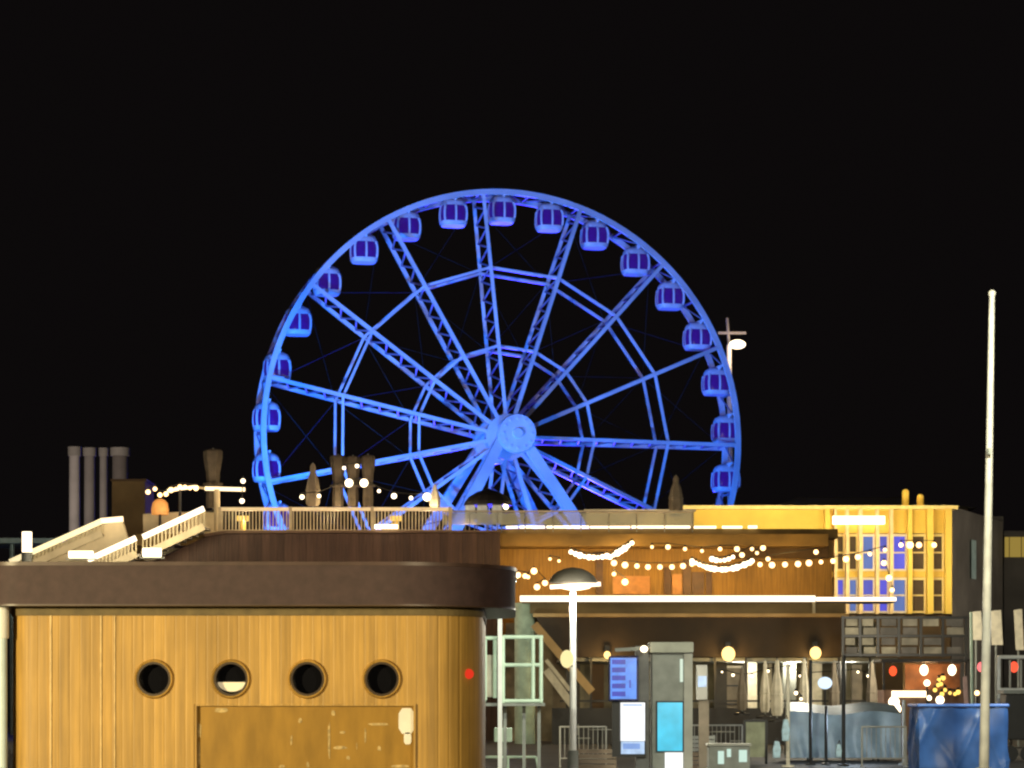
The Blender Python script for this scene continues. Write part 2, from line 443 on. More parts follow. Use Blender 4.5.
# recessed shutter with painted-in pale reflections and a notice
sh = MB().pbox(196, 414, 706, 900, KY+.06, .05).build('shutter', M_shutter, kio)
fr = MB().pbox(194.5, 196.5, 704.5, 900, KY-.015, .1).pbox(413.5, 415.5, 704.5, 900, KY-.04, .12).pbox(194.5, 415.5, 703.6, 706, KY-.02, .1)
fr.build('shutter_frame', M_timber, kio)
M_reflection = mat('pale_reflection', (.50, .36, .15), .7, var=.4, scale=14)
def shutter_mark(px0, px1, py0, py1, m_=M_reflection, name='reflection_mark', d=.006):
    n = 12; cx, cy, a_, b_ = (px0+px1)/2, (py0+py1)/2, (px1-px0)/2, (py1-py0)/2; pts = []
    for k in range(n):
        t_ = 2*math.pi*k/n; c_, s_ = math.cos(t_), math.sin(t_); q = (abs(c_)**5+abs(s_)**5)**(-.2)*random.uniform(.72, 1.05)
        if name == 'notice': q = (abs(c_)**5+abs(s_)**5)**(-.2)*1.08
        pts.append((X(cx+a_*q*c_, KY), Z(cy-b_*q*s_, KY)))
    MB().prism(pts, KY+.058-d, KY+.06).build(name, m_, sh)
for a in [(213,229,707.5,713),(197,201,722,738),(197.5,200,740,768),(331,335,710,716),(327.5,330,722,760),(333,347,746,749.5),
          (339,345,731,734),(298,302,718,723),(290,292,735,746),(367,389,723,725.5),(364,366,727,745),(377,381,746,751),(356,357,742,750),
          (306,309,762,768),(391,411,765,768),(279,285,765,768),(346,350,756,760)]: shutter_mark(*a)
shutter_mark(399, 414, 709, 733, mat('notice_paper', (.85,.83,.76), .6, var=.1), 'notice', .004)
shutter_mark(404, 411, 733, 744, mat('notice_paper', (.85,.83,.76), .6, var=.1), 'notice', .004)
for (a, b) in ((50, 51.5), (100, 101.6), (114, 115.2)):   # pale upright battens
    MB().pbox(a, b, 612, 900, KY-.02, .022).build('batten', mat('pale_timber', (.68,.48,.2), .5, var=.2, scale=6), kio)
rf = MB().slab(rrect(kx0-.55, .05, KY-.5, KY+6.5, .8, 1.9, 24), 3.075, 3.665)
rfo = rf.build('roof', M_fascia, kio, smooth=True)
MB().slab(rrect(kx0-.57, .07, KY-.52, KY+6.52, .82, 1.92, 24), 3.640, 3.695).build('flashing', mat('brown_flashing', (.075,.045,.038), .4, var=.25, scale=3), rfo, smooth=True)
MB().slab(rrect(kx0-.56, .06, KY-.51, KY+6.51, .81, 1.91, 24), 3.060, 3.085).build('drip_edge', mat('brown_flashing', (.075,.045,.038)), rfo, smooth=True)
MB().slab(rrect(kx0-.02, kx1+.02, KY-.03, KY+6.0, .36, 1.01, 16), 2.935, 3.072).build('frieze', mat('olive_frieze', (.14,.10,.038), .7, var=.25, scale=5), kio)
MB().ball((X(469,KY+.5), KY+.38, Z(674,KY+.5)), .075).build('red_reflection', M_red, kio)  # glowing ball stands in for the reflection of a red lamp
lp = thing('downpipe', 'thin pale pole at the left end of the timber kiosk', 'pole', (X(2,37.95), 37.95, 0))
MB().tube((X(2,37.95), 37.95, 0), (X(2,37.95), 37.95, 3.06), .075, n=14).build('shaft', mat('pale_blue_paint', (.6,.72,.75), .4, var=.1), lp, smooth=True)
MB().tube((X(2,37.95), 37.95, 2.6), (X(2,37.95), 37.95, 3.06), .1, n=14).build('cap', M_white, lp, smooth=True)
# unseen quay lamps on the kiosk and square, and an added kiosk fill
light('SPOT', 'unseen_light', (-19, 16, 4.3), 35000, (1., .82, .44), (-3.5, 38, 1.8), .25, 60)
light('POINT', 'unseen_light', (7, 20, 5), 5600, (1., .82, .5), size=.3)  # added fill for the kiosk's darker right end
light('SPOT', 'unseen_light', (9, 44, 9), 7000, (.95, .95, .72), (6, 66, 1), .3, 90)

# ------------------------------------------------------------------ terrace building
T = 110.0
bld = thing('pool_building', 'long low brown waterfront building with roof terrace and lit edges', 'building', (6, 112, 0))
# stepped parapet wall behind the kiosk roof
def pp(pts, Y): return [(X(a, Y), Z(b, Y)) for a, b in pts]
MB().prism(pp([(120,577),(150,563),(205,537),(225,534),(500,533),(500,744.0),(120,744)], T), T, T+.5).build('stair_wall', M_brown_rib, bld)
MB().prism(pp([(205,536.5),(225,533.2),(500,532.2),(500,530.2),(224,530.6),(203,534)], T-.1), T-.1, T+.6).build('coping', mat('brown_coping', (.16,.10,.06), .7, var=.2), bld)
# terrace deck
MB().box(X(205,T)-3, X(830,T), T+.6, T+20, Z(533,T)-.5, Z(533,T)).build('terrace_deck', mat('umber_edge', (.20,.125,.035), .8, var=.3, scale=.8), bld)
# upper storey facade
U_ = 113.0
MB().box(X(500,U_), X(832,U_), U_, U_+.4, 0, Z(536,U_)).build('upper_wall', M_amber, bld)
MB().box(X(498,U_), X(834,U_), U_-1.4, U_+1, Z(540,U_), Z(531,U_)).build('terrace_edge', mat('umber_edge', (.20,.125,.035), .8, var=.3, scale=.8), bld)
for a, b in ((506, 518), (519.5, 545), (546.5, 589), (590, 630), (631.5, 690), (694, 716), (722, 742), (748, 757)):
    MB().box(X(a,U_-1.5), X(b,U_-1.5), U_-1.62, U_-1.5, Z(528.4,U_-1.5), Z(525.9+random.uniform(-.3,.3),U_-1.5)).build('edge_light', M_stripw, bld)
MB().box(X(375,T), X(398,T), T-.32, T-.14, Z(529,T), Z(525,T)).build('edge_light', M_bulbw, bld)
for a, b, c, d in ((664,671,567,594),(683,691,560,594),(692,704,572,594),(596,603,552,594),(706,712,572,594)):
    MB().pbox(a, b, c, d, U_-.12, .12).build('door_panel', mat('dark_door', (.10,.045,.015), .5, var=.3), bld)
for a, b, c, d in ((672,682,574,594),(613,650,576,594)):
    MB().pbox(a, b, c, d, U_-.10, .1).build('lit_door', mat('lit_amber_door', (.45,.2,.05), .5, var=.25, emit=(1,.42,.08), es=.07), bld)
for a, b, c in ((735,829,536),):
    MB().prism(pp([(a,558),(a+3,541),(a+12,c),(b-10,c),(b,545),(b,558)], U_-.5), U_-.5, U_-.02).build('awning', mat('brown_awning', (.10,.06,.025), .8, var=.3, scale=1), bld)
# lower wing
Lw = 100.0
MB().box(X(522,Lw), X(816,Lw), Lw, Lw+13, Z(603,Lw), Z(597,Lw)).build('lower_roof', M_dkbrown, bld)
MB().box(X(520,Lw), X(815,Lw), Lw-.12, Lw-.01, Z(601.6,Lw), Z(595.8,Lw)).build('eave_light', M_stripw, bld)
MB().box(X(815.5,Lw), X(897,Lw), Lw+.2, Lw+.32, Z(600.8,Lw), Z(597,Lw)).build('eave_light', M_stripw, bld)
MB().box(X(815.5,Lw), X(897,Lw), Lw+.33, Lw+2, Z(602,Lw), Z(598,Lw)).build('walkway', M_dkbrown, bld)
MB().pbox(812.6, 815.4, 602, 617, Lw-.1, .12).build('post', M_cream, bld)
MB().box(X(530,Lw), X(846,Lw), Lw+.25, Lw+12, Z(613,Lw), Z(603,Lw)-.003).build('lower_fascia', mat('olive_fascia', (.16,.11,.04), .7, var=.3, scale=.8), bld)
MB().box(X(533,Lw), X(848,Lw), Lw-.25, Lw+.6, Z(617,Lw), Z(613.6,Lw)).build('ledge', M_tan, bld)
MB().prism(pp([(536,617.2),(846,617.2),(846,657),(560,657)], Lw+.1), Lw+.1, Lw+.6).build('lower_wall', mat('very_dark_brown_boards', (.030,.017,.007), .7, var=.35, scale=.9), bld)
MB().box(X(560,Lw), X(900,Lw), Lw+.6, Lw+8, 3.2, 3.33).build('ceiling', M_grey, bld)
MB().box(X(505,Lw), X(905,Lw), Lw+8, Lw+8.3, 0, 4.9).build('back_wall', mat('dim_interior', (.20,.18,.12), .8, var=.6, scale=.9), bld)
m = MB()
for px in range(590, 900, 31): m.pbox(px, px+2, 657, 744, Lw+.3, .1)
m.pbox(560, 900, 700, 702, Lw+.32, .08)
m.build('shopfront_frame', M_dark, bld)
MB().pbox(552, 800, 708, 744.1, Lw-.35, .5).build('plinth', mat('charcoal_plinth', (.03,.028,.028), .6, var=.4, scale=.8), bld)
for a, b, mm in ((716,727,M_dark),(748,757,M_canvas_cream),(783,796,M_grey),(812,822,M_canvas_cream),(838,846,M_dark),(852,862,M_canvas),(768,772,M_canvas_cream),(566,580,M_dark),(592,604,M_dkbrown)):
    MB().pbox(a, b, 660+random.uniform(0,8), 744, Lw+3+random.uniform(-1,3), .4).build('interior_screen', mm, bld)
MB().tube((X(525,Lw),Lw+1,0), (X(525,Lw),Lw+1,Z(602,Lw)), .4, n=20).build('column', mat('pale_green_concrete', (.44,.56,.44), .8, var=.2), bld, smooth=True)
light('POINT', 'column_lamp', (X(520,Lw-2), Lw-2.2, 4.2), 70, (.9,1,.85), size=.2)
# lit counters and shelving seen through the shopfront
Y = Lw+6
for a, b, c, d, nm_, mm, lab, ct in (
    (722,741,668,708,'shelf_unit',M_canvas,'tan shelf unit deep in the shop below the left amber wall lamp','shelf'),
    (905,938,662,700,'shelf_unit',M_tan,'tan cupboard behind the coloured bulbs at the right','cupboard')):
    t = thing(nm_, lab, ct, (X((a+b)/2,Y), Y, 0))
    MB().box(X(a,Y), X(b,Y), Y, Y+.6, 0, Z(c,Y)).build('carcass', mm, t)
    MB().box(X(a,Y)-.06, X(b,Y)+.06, Y-.06, Y+.64, Z(c,Y)+.003, Z(c,Y)+.09).build('top', M_canvas_cream, t)
    for k in range(1, 4):
        zc = Z(c,Y)*k/4; MB().box(X(a,Y)+.03, X(b,Y)-.03, Y-.06, Y-.004, zc, zc+.06).build('shelf', M_dark, t)
for px in (740, 795, 850): light('POINT', 'shop_lamp', (X(px,Lw+3), Lw+3.4, 3.0), 150, (1, .93, .72), size=.3)
light('POINT', 'shop_lamp', (X(625,Lw+3), Lw+3.5, 2.9), 12, (1,.8,.5), size=.3)
# amber wall lamps
for i, (px, py, rr) in enumerate(((607,655,.13),(728,654,.26),(815,653,.22))):
    lab = ['small amber wall lamp beside the blue striped screen', 'largest amber wall lamp, below the dark brown wall above the shopfront', 'amber wall lamp at the right end of the dark brown wall'][i]
    t = thing('wall_lamp', lab, 'wall lamp', (X(px,Lw), Lw+.1, Z(py,Lw)), 'amber lamps on the brown wall')
    MB().ball((X(px,Lw), Lw-.18, Z(py,Lw)), rr, n=14, m=9, sz=1.1).build('globe', M_amberlamp, t, smooth=True)
    MB().box(X(px,Lw)-.1, X(px,Lw)+.1, Lw-.05, Lw+.095, Z(py,Lw)+rr*.8, Z(py,Lw)+rr*.8+.25).build('bracket', M_dark, t)
    light('POINT', 'lamp_glow', (X(px,Lw), Lw-.7, Z(py+10,Lw)), 90, (1,.62,.2), size=.15)
# warm light on terrace and facade
for px, e in ((540,700),(620,1200),(700,1100),(790,700)):
    light('POINT', 'facade_lamp', (X(px,U_-3), U_-3.4, Z(574,U_-3)), e*.30, (1,.60,.18), size=.3)
for px in (250, 340, 430):
    light('POINT', 'terrace_lamp', (X(px,T+2), T+.9, Z(516,T)), 150, (1,.75,.4), size=.3)
light('POINT', 'terrace_lamp', (X(300,T-9), T-9, Z(500,T)), 1100, (1,.66,.42), size=.5)
light('POINT', 'terrace_lamp', (X(460,T-8), T-8, Z(520,T)), 500, (1,.66,.42), size=.5)
light('POINT', 'soffit_lamp', (X(600,Lw-5), Lw-5, 3.4), 22, (1,.75,.38), size=.4)
light('POINT', 'soffit_lamp', (X(760,Lw-5), Lw-5, 3.6), 18, (1,.75,.38), size=.4)

# balustrade of the roof terrace
rail = thing('terrace_railing', 'cream balustrade with close upright bars along the terrace edge', 'railing', (X(330,T), T+.2, Z(533,T)))
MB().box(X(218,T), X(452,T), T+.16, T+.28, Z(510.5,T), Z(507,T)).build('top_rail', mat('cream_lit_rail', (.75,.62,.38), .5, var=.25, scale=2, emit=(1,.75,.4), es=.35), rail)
m = MB()
px = 221.
while px < 450: m.box(X(px,T), X(px,T)+.055, T+.19, T+.25, Z(531,T), Z(510.5,T)); px += 3.4
m.build('balusters', M_railc, rail)
MB().box(X(218,T), X(452,T), T+.17, T+.27, Z(531,T), Z(529.5,T)).build('bottom_rail', M_railc, rail)
for px in (219, 290, 372, 450): MB().box(X(px,T)-.07, X(px,T)+.07, T+.15, T+.29, Z(532.8,T), Z(506.5,T)).build('post', M_railc, rail)
def glass_mat():
    return mat('balustrade_glass', (.5,.55,.5), .1, var=0, alpha=.45)
gr = thing('glass_balustrade', 'frosted glass balustrade above the bright light strip on the roof terrace', 'railing', (X(560,T), T+.5, Z(531,T)))
px = 442
for k in range(9):
    a, b = px+k*28, px+k*28+26.6
    MB().box(X(a,T), X(b,T), T+.5, T+.53, Z(524,T), Z(512,T)).build('glass_panel', glass_mat(), gr)
    MB().box(X(b,T)+.01, X(b,T)+.05, T+.48, T+.55, Z(531,T), Z(511,T)).build('post', M_grey, gr)
MB().box(X(442,T), X(694,T), T+.46, T+.57, Z(511.4,T), Z(509.6,T)).build('handrail', M_concrete, gr)
# low cream parapet with slim boxes behind, right part
Y = 118
tp = thing('roof_parapet', 'low tan rooftop wall behind the glass balustrade', 'low wall', (X(640,Y), Y, 9))
MB().pbox(586, 694, 511, 528, Y, .4).build('wall', mat('tan_wall', (.30,.24,.14), .8, var=.35, scale=.7), tp)
MB().pbox(584, 696, 509.4, 511, Y-.1, .6).build('coping', M_concrete, tp)
light('POINT', 'terrace_lamp', (X(640,Y-3), Y-3, Z(505,Y)), 500, (1,.75,.4), size=.3)

# staircases at the left
S_ = 108.5
def stair(name, label, p0, p1, hb, Y, lit, step=3.6, slope=True):
    """rail from p0 to p1 (pixels), hb pixels above the flight"""
    t = thing(name, label, 'staircase', (X(p0[0],Y), Y, Z(p0[1]+hb,Y)))
    q0, q1 = P(p0[0], p0[1], Y), P(p1[0], p1[1], Y)
    MB().beam(q0, q1, .16, .22).build('lit_handrail', lit, t)
    m = MB(); n = max(2, int((p1[0]-p0[0])/step))
    for k in range(n+1):
        f = k/n; c = q0.lerp(q1, f); m.box(c.x-.03, c.x+.03, c.y-.03, c.y+.03, c.z-hb*Y/F, c.z)
    m.build('balusters', M_railc, t)
    b0, b1 = P(p0[0], p0[1]+hb, Y), P(p1[0], p1[1]+hb, Y)
    MB().beam(b0, b1, .12, .3).build('stringer', M_cream, t)
    m = MB()
    ns = 10
    for k in range(ns):
        c = b0.lerp(b1, (k+.5)/ns); m.box(c.x-.22, c.x+.22, c.y+.06, c.y+1.6, c.z-.05, c.z+.05)
    m.build('treads', M_concrete, t)
    return t
stair('outdoor_stairs', 'upper flight of outdoor stairs with a bright handrail reaching the roof terrace', (143,537), (204,508.5), 18, S_, M_stripw)
stair('outdoor_stairs', 'short middle flight of outdoor stairs with a bright handrail', (88,560), (136,538), 16, S_-.6, M_stripw)
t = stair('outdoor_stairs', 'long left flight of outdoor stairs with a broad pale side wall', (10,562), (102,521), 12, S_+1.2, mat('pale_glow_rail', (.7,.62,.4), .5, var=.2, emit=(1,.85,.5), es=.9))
MB().prism(pp([(14,564),(102,525),(122,520),(130,545),(128,575),(14,575)], S_+1.6), S_+1.6, S_+2.0).build('side_wall', M_cream, t)
MB().beam(P(101,521,S_+1.2), P(123,519,S_+1.2), .16, .22).build('lit_handrail', M_strip, t)
lw_ = thing('landing_wall', 'cream landing wall beneath the bright handrail of the upper stairs', 'low wall', (X(160,T), T-.4, 8))
MB().prism(pp([(143,514),(176,512),(220,512),(222,533),(205,536),(150,562),(143,560)], T+2.4), T+2.4, T+2.7).build('wall', M_cream, lw_)
for i, (a, b, c, d, lab) in enumerate(((67,95,551,558,'flat white strip lamp under the left stairs'), (141,163,548,557,'flat white strip lamp at the foot of the upper stairs'))):
    t = thing('strip_lamp', lab, 'lamp', (X((a+b)/2,S_-1), S_-1, Z(d,S_)))
    MB().tube(P(a+2,(c+d)/2,S_-1.5), P(b-2,(c+d)/2,S_-1.5), (d-c)/2*S_/F, n=14).build('diffuser', M_bulbw, t, smooth=True)
    MB().pbox(a-1, b+1, d+.3, d+1.5, S_-1.6, .2).build('housing', M_grey, t)
t = thing('bollard_lamp', 'upright white glowing lamp at the left foot of the stairs', 'lamp', (X(27,S_), S_, Z(556,S_)))
MB().tube(P(27,552,S_), P(27,532,S_), .2, n=14).build('diffuser', M_bulbw, t, smooth=True)
MB().tube(P(27,575,S_), P(27,552.3,S_), .23, n=14).build('post', M_grey, t)
MB().tube(P(27,532,S_), P(27,530.8,S_), .24, .1, n=14).build('cap', M_grey, t)
t = thing('far_canopy', 'long low grey canopy at the left edge beyond the kiosk roof', 'canopy', (X(-20,125), 125, 0))
MB().box(X(-60,125), X(62,125), 125, 129, Z(543,125), Z(538,125)).build('roof', M_grey, t)
m = MB()
for px in (-50, -20, 8, 40): m.tube((X(px,125),126,0), (X(px,125),126,Z(543,125)), .12, n=8)
m.build('posts', M_grey, t)
light('POINT', 'stair_lamp', (X(80,S_-3), S_-4, Z(545,S_)), 420, (1,.86,.6), size=.3)
light('POINT', 'stair_lamp', (X(170,S_-2), S_-2.5, Z(530,S_)), 320, (1,.86,.55), size=.3)
light('POINT', 'far_lamp', (X(10,120), 121, Z(555,120)), 160, (.8,1,.9), size=.3)

# light frame over the stairs
t = thing('light_pergola', 'thin light bar on a post above the stairs', 'light bar', (X(217,T+1), T+1, 9))
MB().beam(P(205,488.5,T+1), P(245,489.5,T+1), .12, .16).build('light_bar', M_strip, t)
MB().beam(P(166,491,T+1), P(196,486.5,T+1), .1, .12).build('light_bar', M_strip, t)
MB().beam(P(196,487,T+1), P(206,488.5,T+1), .08, .1).build('cross_tube', M_cream, t)
MB().tube(P(217,531,T+1), P(217,489.5,T+1), .13, n=10).build('post', M_cream, t)
MB().tube(P(180,531,T+1), P(180,489.5,T+1), .06, n=10).build('post', M_dark, t)

# ------------------------------------------------------------------ string lights
def festoon(label, pts, Y, r, m_=None, loop=None, group='strings of bulbs on the terrace'):
    m_ = m_ or M_bulb
    pts3 = [P(a, b, Y) for a, b in pts]
    t = thing('string_lights', label, 'string lights', tuple(pts3[0]), group)
    mb = MB()
    for i in range(len(pts3)-1):
        mb.tube(pts3[i]+Vector((0,0,r+.05)), pts3[i+1]+Vector((0,0,r+.05)), .02, n=5)
    mb.build('cable', M_cable, t)
    for i, p in enumerate(pts3):
        b = MB().ball(p, r*.88*(1.7 if Y == T+.7 and i in (2,3,7) else random.uniform(.7, 1.25)), n=10, m=6).build('bulb', m_, t, smooth=True)
        MB().tube(p+Vector((0,0,r*.8)), p+Vector((0,0,r+.07)), .05, n=6).build('socket', M_cable, b)
    return t
def cat(p0, p1, n, sag):
    out = []
    for k in range(n):
        f = k/(n-1); out.append((p0[0]+(p1[0]-p0[0])*f, p0[1]+(p1[1]-p0[1])*f+4*sag*f*(1-f)))
    return out
festoon('string of small bulbs crossing the terrace between folded parasols', [(302,497),(319,496),(349,483),(364,483),(379,491),(394,496),(411,498),(427,497)], T+.7, .12, M_bulbw)
festoon('pair of dim bulbs on the tallest pole above the terrace parasols', [(344,468),(357,466)], T+.8, .09, M_bulbw)
festoon('row of amber bulbs starting above the orange stand', [(148,492),(155,489),(160,495),(166,494),(171,490),(176,489),(180,487),(185,487),(190,488),(196,488)], T+.6, .12)
festoon('two bulbs one above the other beyond the light bar', [(243,481),(242,501)], T+.9, .12, M_bulbw)
Q = U_-2.6
festoon('long row of round bulbs along the amber facade', [(614,563),(625,565),(637,566),(648,567),(660,567),(672,567),(683,566),(692,564)], Q, .13)
festoon('right hand row of round bulbs under the dark awning', [(750,563),(760,564.5),(772,565),(785,564.5),(798,564),(809,563),(821,562),(833,561),(846,559),(858,557),(870,554),(885,550)], Q, .125)
festoon('thick bright garland of bulbs sagging in the middle of the facade', cat((692,561), (752,561), 17, 8.5), Q-.6, .125, M_bulbw)
festoon('short inner garland of bulbs above the thick sagging garland', cat((712,559), (733,557), 6, 2.5), Q-.3, .11, M_bulbw)
festoon('thick bright garland of bulbs at the left of the facade', cat((571,552), (607,556), 9, 3.2), Q-.4, .14, M_bulbw)
festoon('garland of bulbs climbing towards the roof light strip', cat((610,557), (632,543), 7, .8), Q-.4, .13, M_bulbw)
festoon('sparse upper row of single bulbs across the amber facade', [(652,547),(668,547),(685,549),(702,551),(720,549),(737,549),(742,555),(752,549),(757,553),(763,548),(768,559),(816,552)], Q-.8, .11)
festoon('short hanging string of bulbs over the street lamp', [(550,559),(559,561)], Q-.4, .10)
festoon('cluster of bulbs at the corner of the kiosk roof', [(518,575),(525,576),(528,577),(534,571),(545,583),(537,587)], Q-2, .13)
festoon('two bulbs below the left end of the long bulb row', [(614,574),(625,582)], Q-.2, .14)
festoon('bulbs strung across the upper windows of the yellow building', [(901,545),(910,545),(919,545),(934,545)], 124, .17)
festoon('loose bulbs trailing over the blue windows', [(884,563),(889,578),(892,590)], 124, .15)

# ------------------------------------------------------------------ parasols and stands on the terrace
def folded(label, px, top, bot, wpx, Y, m_, group='folded parasols on the terrace', flared=False):
    zt, zb = Z(top, Y), Z(bot, Y); h = zt-zb; r = wpx*Y/F/2; x = X(px, Y)
    t = thing('folded_parasol', label, 'parasol', (x, Y, zb), group)
    MB().tube((x,Y,zb), (x,Y,zt+.05), .03, n=8).build('pole', M_grey, t)
    MB().lathe((x,Y,zb), [(.3,0),(.3,.05),(.08,.09),(.05,.12)], 16).build('base', M_dark, t)
    prof = [(r*.7,h*.06),(r*.72,h*.2),(r*.66,h*.45),(r*.74,h*.62),(r*.92,h*.78),(r,h*.86),(r*1.02,h*.96),(r*.8,h*.99),(r*.1,h)] if flared else [(r*.7,h*.10),(r*.95,h*.16),(r,h*.3),(r*.92,h*.5),(r*.72,h*.68),(r*.42,h*.82),(r*.40,h*.93),(r*.25,h)]
    MB().lathe((x,Y,zb), prof, 24, .12, 6).build('canopy', m_, t, smooth=True)
    MB().lathe((x,Y,zb), [(r*1.0,h*.42),(r*1.04,h*.44),(r*.98,h*.46)], 20, .12, 6).build('strap', m_, t)
    return t
folded('slim beige folded parasol left of the three bulb lit parasols', 313, 464, 511, 13, T+1.2, M_canvas)
M_dkcanvas = mat('dark_taupe_canvas', (.085,.068,.05), .9, var=.3)
folded('leftmost of the three tall folded parasols under the brightest bulbs', 338, 455, 510, 14, T+1.6, M_dkcanvas, flared=True)
folded('middle one of the three tall folded parasols under the brightest bulbs', 353, 456, 510, 14, T+1.6, M_dkcanvas, flared=True)
folded('rightmost of the three tall folded parasols under the brightest bulbs', 368, 455, 510, 13, T+1.6, M_dkcanvas, flared=True)
folded('beige folded parasol in front of the right half of the wheel', 676, 476, 516, 13, T+3, M_canvas)
folded('yellowish folded parasol beside the bright bulb left of the wheel legs', 435, 485, 511, 10, T+1.5, M_canvas_cream)
folded('tall grey folded parasol rising behind the light bar', 213, 449, 512, 17, T+2, M_dkcanvas, flared=True)
# open black umbrella
t = thing('open_umbrella', 'open black umbrella in front of the wheel legs', 'umbrella', (X(488,T+1.5), T+1.5, Z(531,T)))
MB().lathe((X(488,T+1.5), T+1.5, Z(503,T)), [(1.05,0),(1.0,.16),(.82,.38),(.5,.58),(.16,.68),(.02,.74)], 16).build('canopy', M_dark, t)
MB().tube((X(488,T+1.5), T+1.5, Z(531,T)), (X(488,T+1.5), T+1.5, Z(485,T)), .03, n=8).build('pole', M_grey, t)
M_bluewhite = mat('pale_blue_cushion', (.5,.6,.68), .6, var=.3, scale=4)
for i, (px, lab) in enumerate(((470,'pale terrace chair at the left under the black umbrella'),(482,'pale terrace chair in the middle under the black umbrella'),(497,'pale terrace chair at the right under the black umbrella'))):
    x, y, zb = X(px,T+1.2), T+1.1, Z(531,T)
    t = thing('terrace_chair', lab, 'chair', (x,y,zb), 'chairs under the black umbrella')
    MB().box(x-.22, x+.22, y-.22, y+.22, zb+.42, zb+.48).build('seat', M_bluewhite, t)
    MB().box(x-.22, x+.22, y+.2, y+.25, zb+.48, zb+1.25).build('backrest', M_bluewhite, t)
    for a in (-.2,.2):
        for b in (-.2,.2): MB().tube((x+a,y+b,zb), (x+a,y+b,zb+.42), .02, n=6).build('leg', M_grey, t)
festoon('single bulb at the right edge of the black umbrella', [(505,506),(506,507)], T+.6, .13, M_bulbw)
# orange lit stand
t = thing('orange_stand', 'orange glowing stand under the row of amber bulbs', 'patio heater', (X(160,T+1.6), T+1.6, Z(533,T)))
MB().lathe((X(160,T+1.6), T+1.6, Z(512,T)), [(.36,0),(.38,.2),(.33,.5),(.22,.62),(.1,.68)], 18).build('shade', M_orange, t, smooth=True)
MB().tube(P(160,531,T+1.6), P(160,512,T+1.6), .06, n=8).build('pole', M_dark, t)
# amber heaters seen through the bars
for i, (px, lab) in enumerate(((243,'amber glowing heater behind the bars at the left end of the terrace railing'),(396,'amber glowing heater behind the bars right of the three folded parasols'))):
    t = thing('patio_heater', lab, 'patio heater', (X(px,T+1), T+1, Z(531,T)), 'amber heaters behind the terrace railing')
    MB().box(X(px-6,T+1), X(px+6,T+1), T+1, T+1.3, Z(519,T), Z(514,T)).build('burner', lamp('amber_element', (1,.6,.12), 1.4), t)
    MB().tube(P(px,531,T+1.1), P(px,519,T+1.1), .12, n=8).build('stand', mat('brass_stand', (.6,.4,.08), .4, var=.1), t)
# tall pillars far left
Y = 160
for i, (a, b, c) in enumerate(((69,80,447),(84,95,448),(99.5,107.5,448),(112,128,448))):
    lab = ['leftmost and palest of the tall grey chimneys', 'second tall grey chimney from the left', 'third and slimmest of the tall grey chimneys', 'broadest and rightmost of the tall grey chimneys'][i]
    x0, x1 = X(a,Y), X(b,Y); t = thing('chimney', lab, 'chimney', ((x0+x1)/2, Y, 0), 'tall chimneys at the far left')
    r = (x1-x0)/2
    MB().tube(((x0+x1)/2,Y,0), ((x0+x1)/2,Y,Z(456,Y)), r*1.05, r*.95, n=20).build('shaft', mat('sooty_concrete_%d' % i, [(.20,.185,.18),(.11,.10,.095),(.12,.11,.105),(.07,.06,.055)][i], .85, var=.25, scale=.6), t, smooth=True)
    MB().tube(((x0+x1)/2,Y,Z(456,Y)), ((x0+x1)/2,Y,Z(c,Y)), r*1.18, r*1.22, n=20).build('cap', mat('sooty_cap', (.14,.13,.12), .85, var=.25, scale=.6), t, smooth=True)
light('SPOT', 'chimney_flood', (X(80,140)-6, 138, 3), 26000, (1,.84,.70), (X(95,Y), Y, 14), .5, 60)
Y = 121
t = thing('stair_tower', 'dim brown block rising behind the left stairs', 'building', (X(128,Y), Y+1, 0))
MB().pbox(112, 145, 481, 745, Y, 3).build('wall', mat('umber_plaster', (.12,.085,.04), .8, var=.3, scale=.8), t)
MB().pbox(110.5, 146.5, 479, 481, Y-.15, 3.3).build('roof', M_dkbrown, t)
light('POINT', 'tower_lamp', (X(130,Y-3), Y-4, Z(505,Y)), 150, (1,.72,.4), size=.3)

# ------------------------------------------------------------------ yellow building
B = 130.0
yb = thing('yellow_building', 'yellow lit two storey building with tall mullioned windows and a dark side wall', 'building', (X(860,B), B+5, 0))
zt, zm, zb = Z(506,B), Z(574,B), Z(615,B)
A0 = Vector((X(690,B), B, 0)); A1 = Vector((X(951,B), B, 0)); A2 = Vector((26.7, 141.5, 0)); A3 = Vector((8, 152, 0))
MB().add([(A0.x,A0.y+.6,0),(A1.x,A1.y+.6,0),(A2.x,A2.y,0),(A3.x,A3.y,0),(A0.x,A0.y+.6,zt),(A1.x,A1.y+.6,zt),(A2.x,A2.y,zt),(A3.x,A3.y,zt)],
    [(0,1,5,4),(2,3,7,6),(3,0,4,7),(4,5,6,7)]).build('inner_wall', mat('dark_window_wall', (.05,.03,.02), .3, var=.3, scale=.5), yb)
MB().add([(A1.x+.05,A1.y+.1,0),(A2.x,A2.y-.02,0),(A2.x,A2.y-.02,zt),(A1.x+.05,A1.y+.1,zt)], [(0,1,2,3)]).build('side_wall', mat('dark_side_wall', (.17,.15,.125), .8, var=.3, scale=.5), yb)
MB().add([(A1.x+1.7,A1.y+3.8,Z(575,B)),(A1.x+2.1,A1.y+4.7,Z(575,B)),(A1.x+2.1,A1.y+4.7,Z(535,B)),(A1.x+1.7,A1.y+3.8,Z(535,B))], [(0,1,2,3)]).build('side_window', mat('dim_window', (.3,.36,.33), .3, var=.3, emit=(.5,.7,.6), es=.08), yb)
MB().box(A0.x-1, A1.x+.3, B-.35, B+.6, Z(509.5,B), zt+.003).build('cornice', mat('pale_yellow_trim', (.85,.68,.3), .6, var=.1), yb)
MB().box(A0.x, A1.x, B+.05, B+.3, Z(533,B), Z(509.6,B)).build('upper_band', M_yellow, yb)
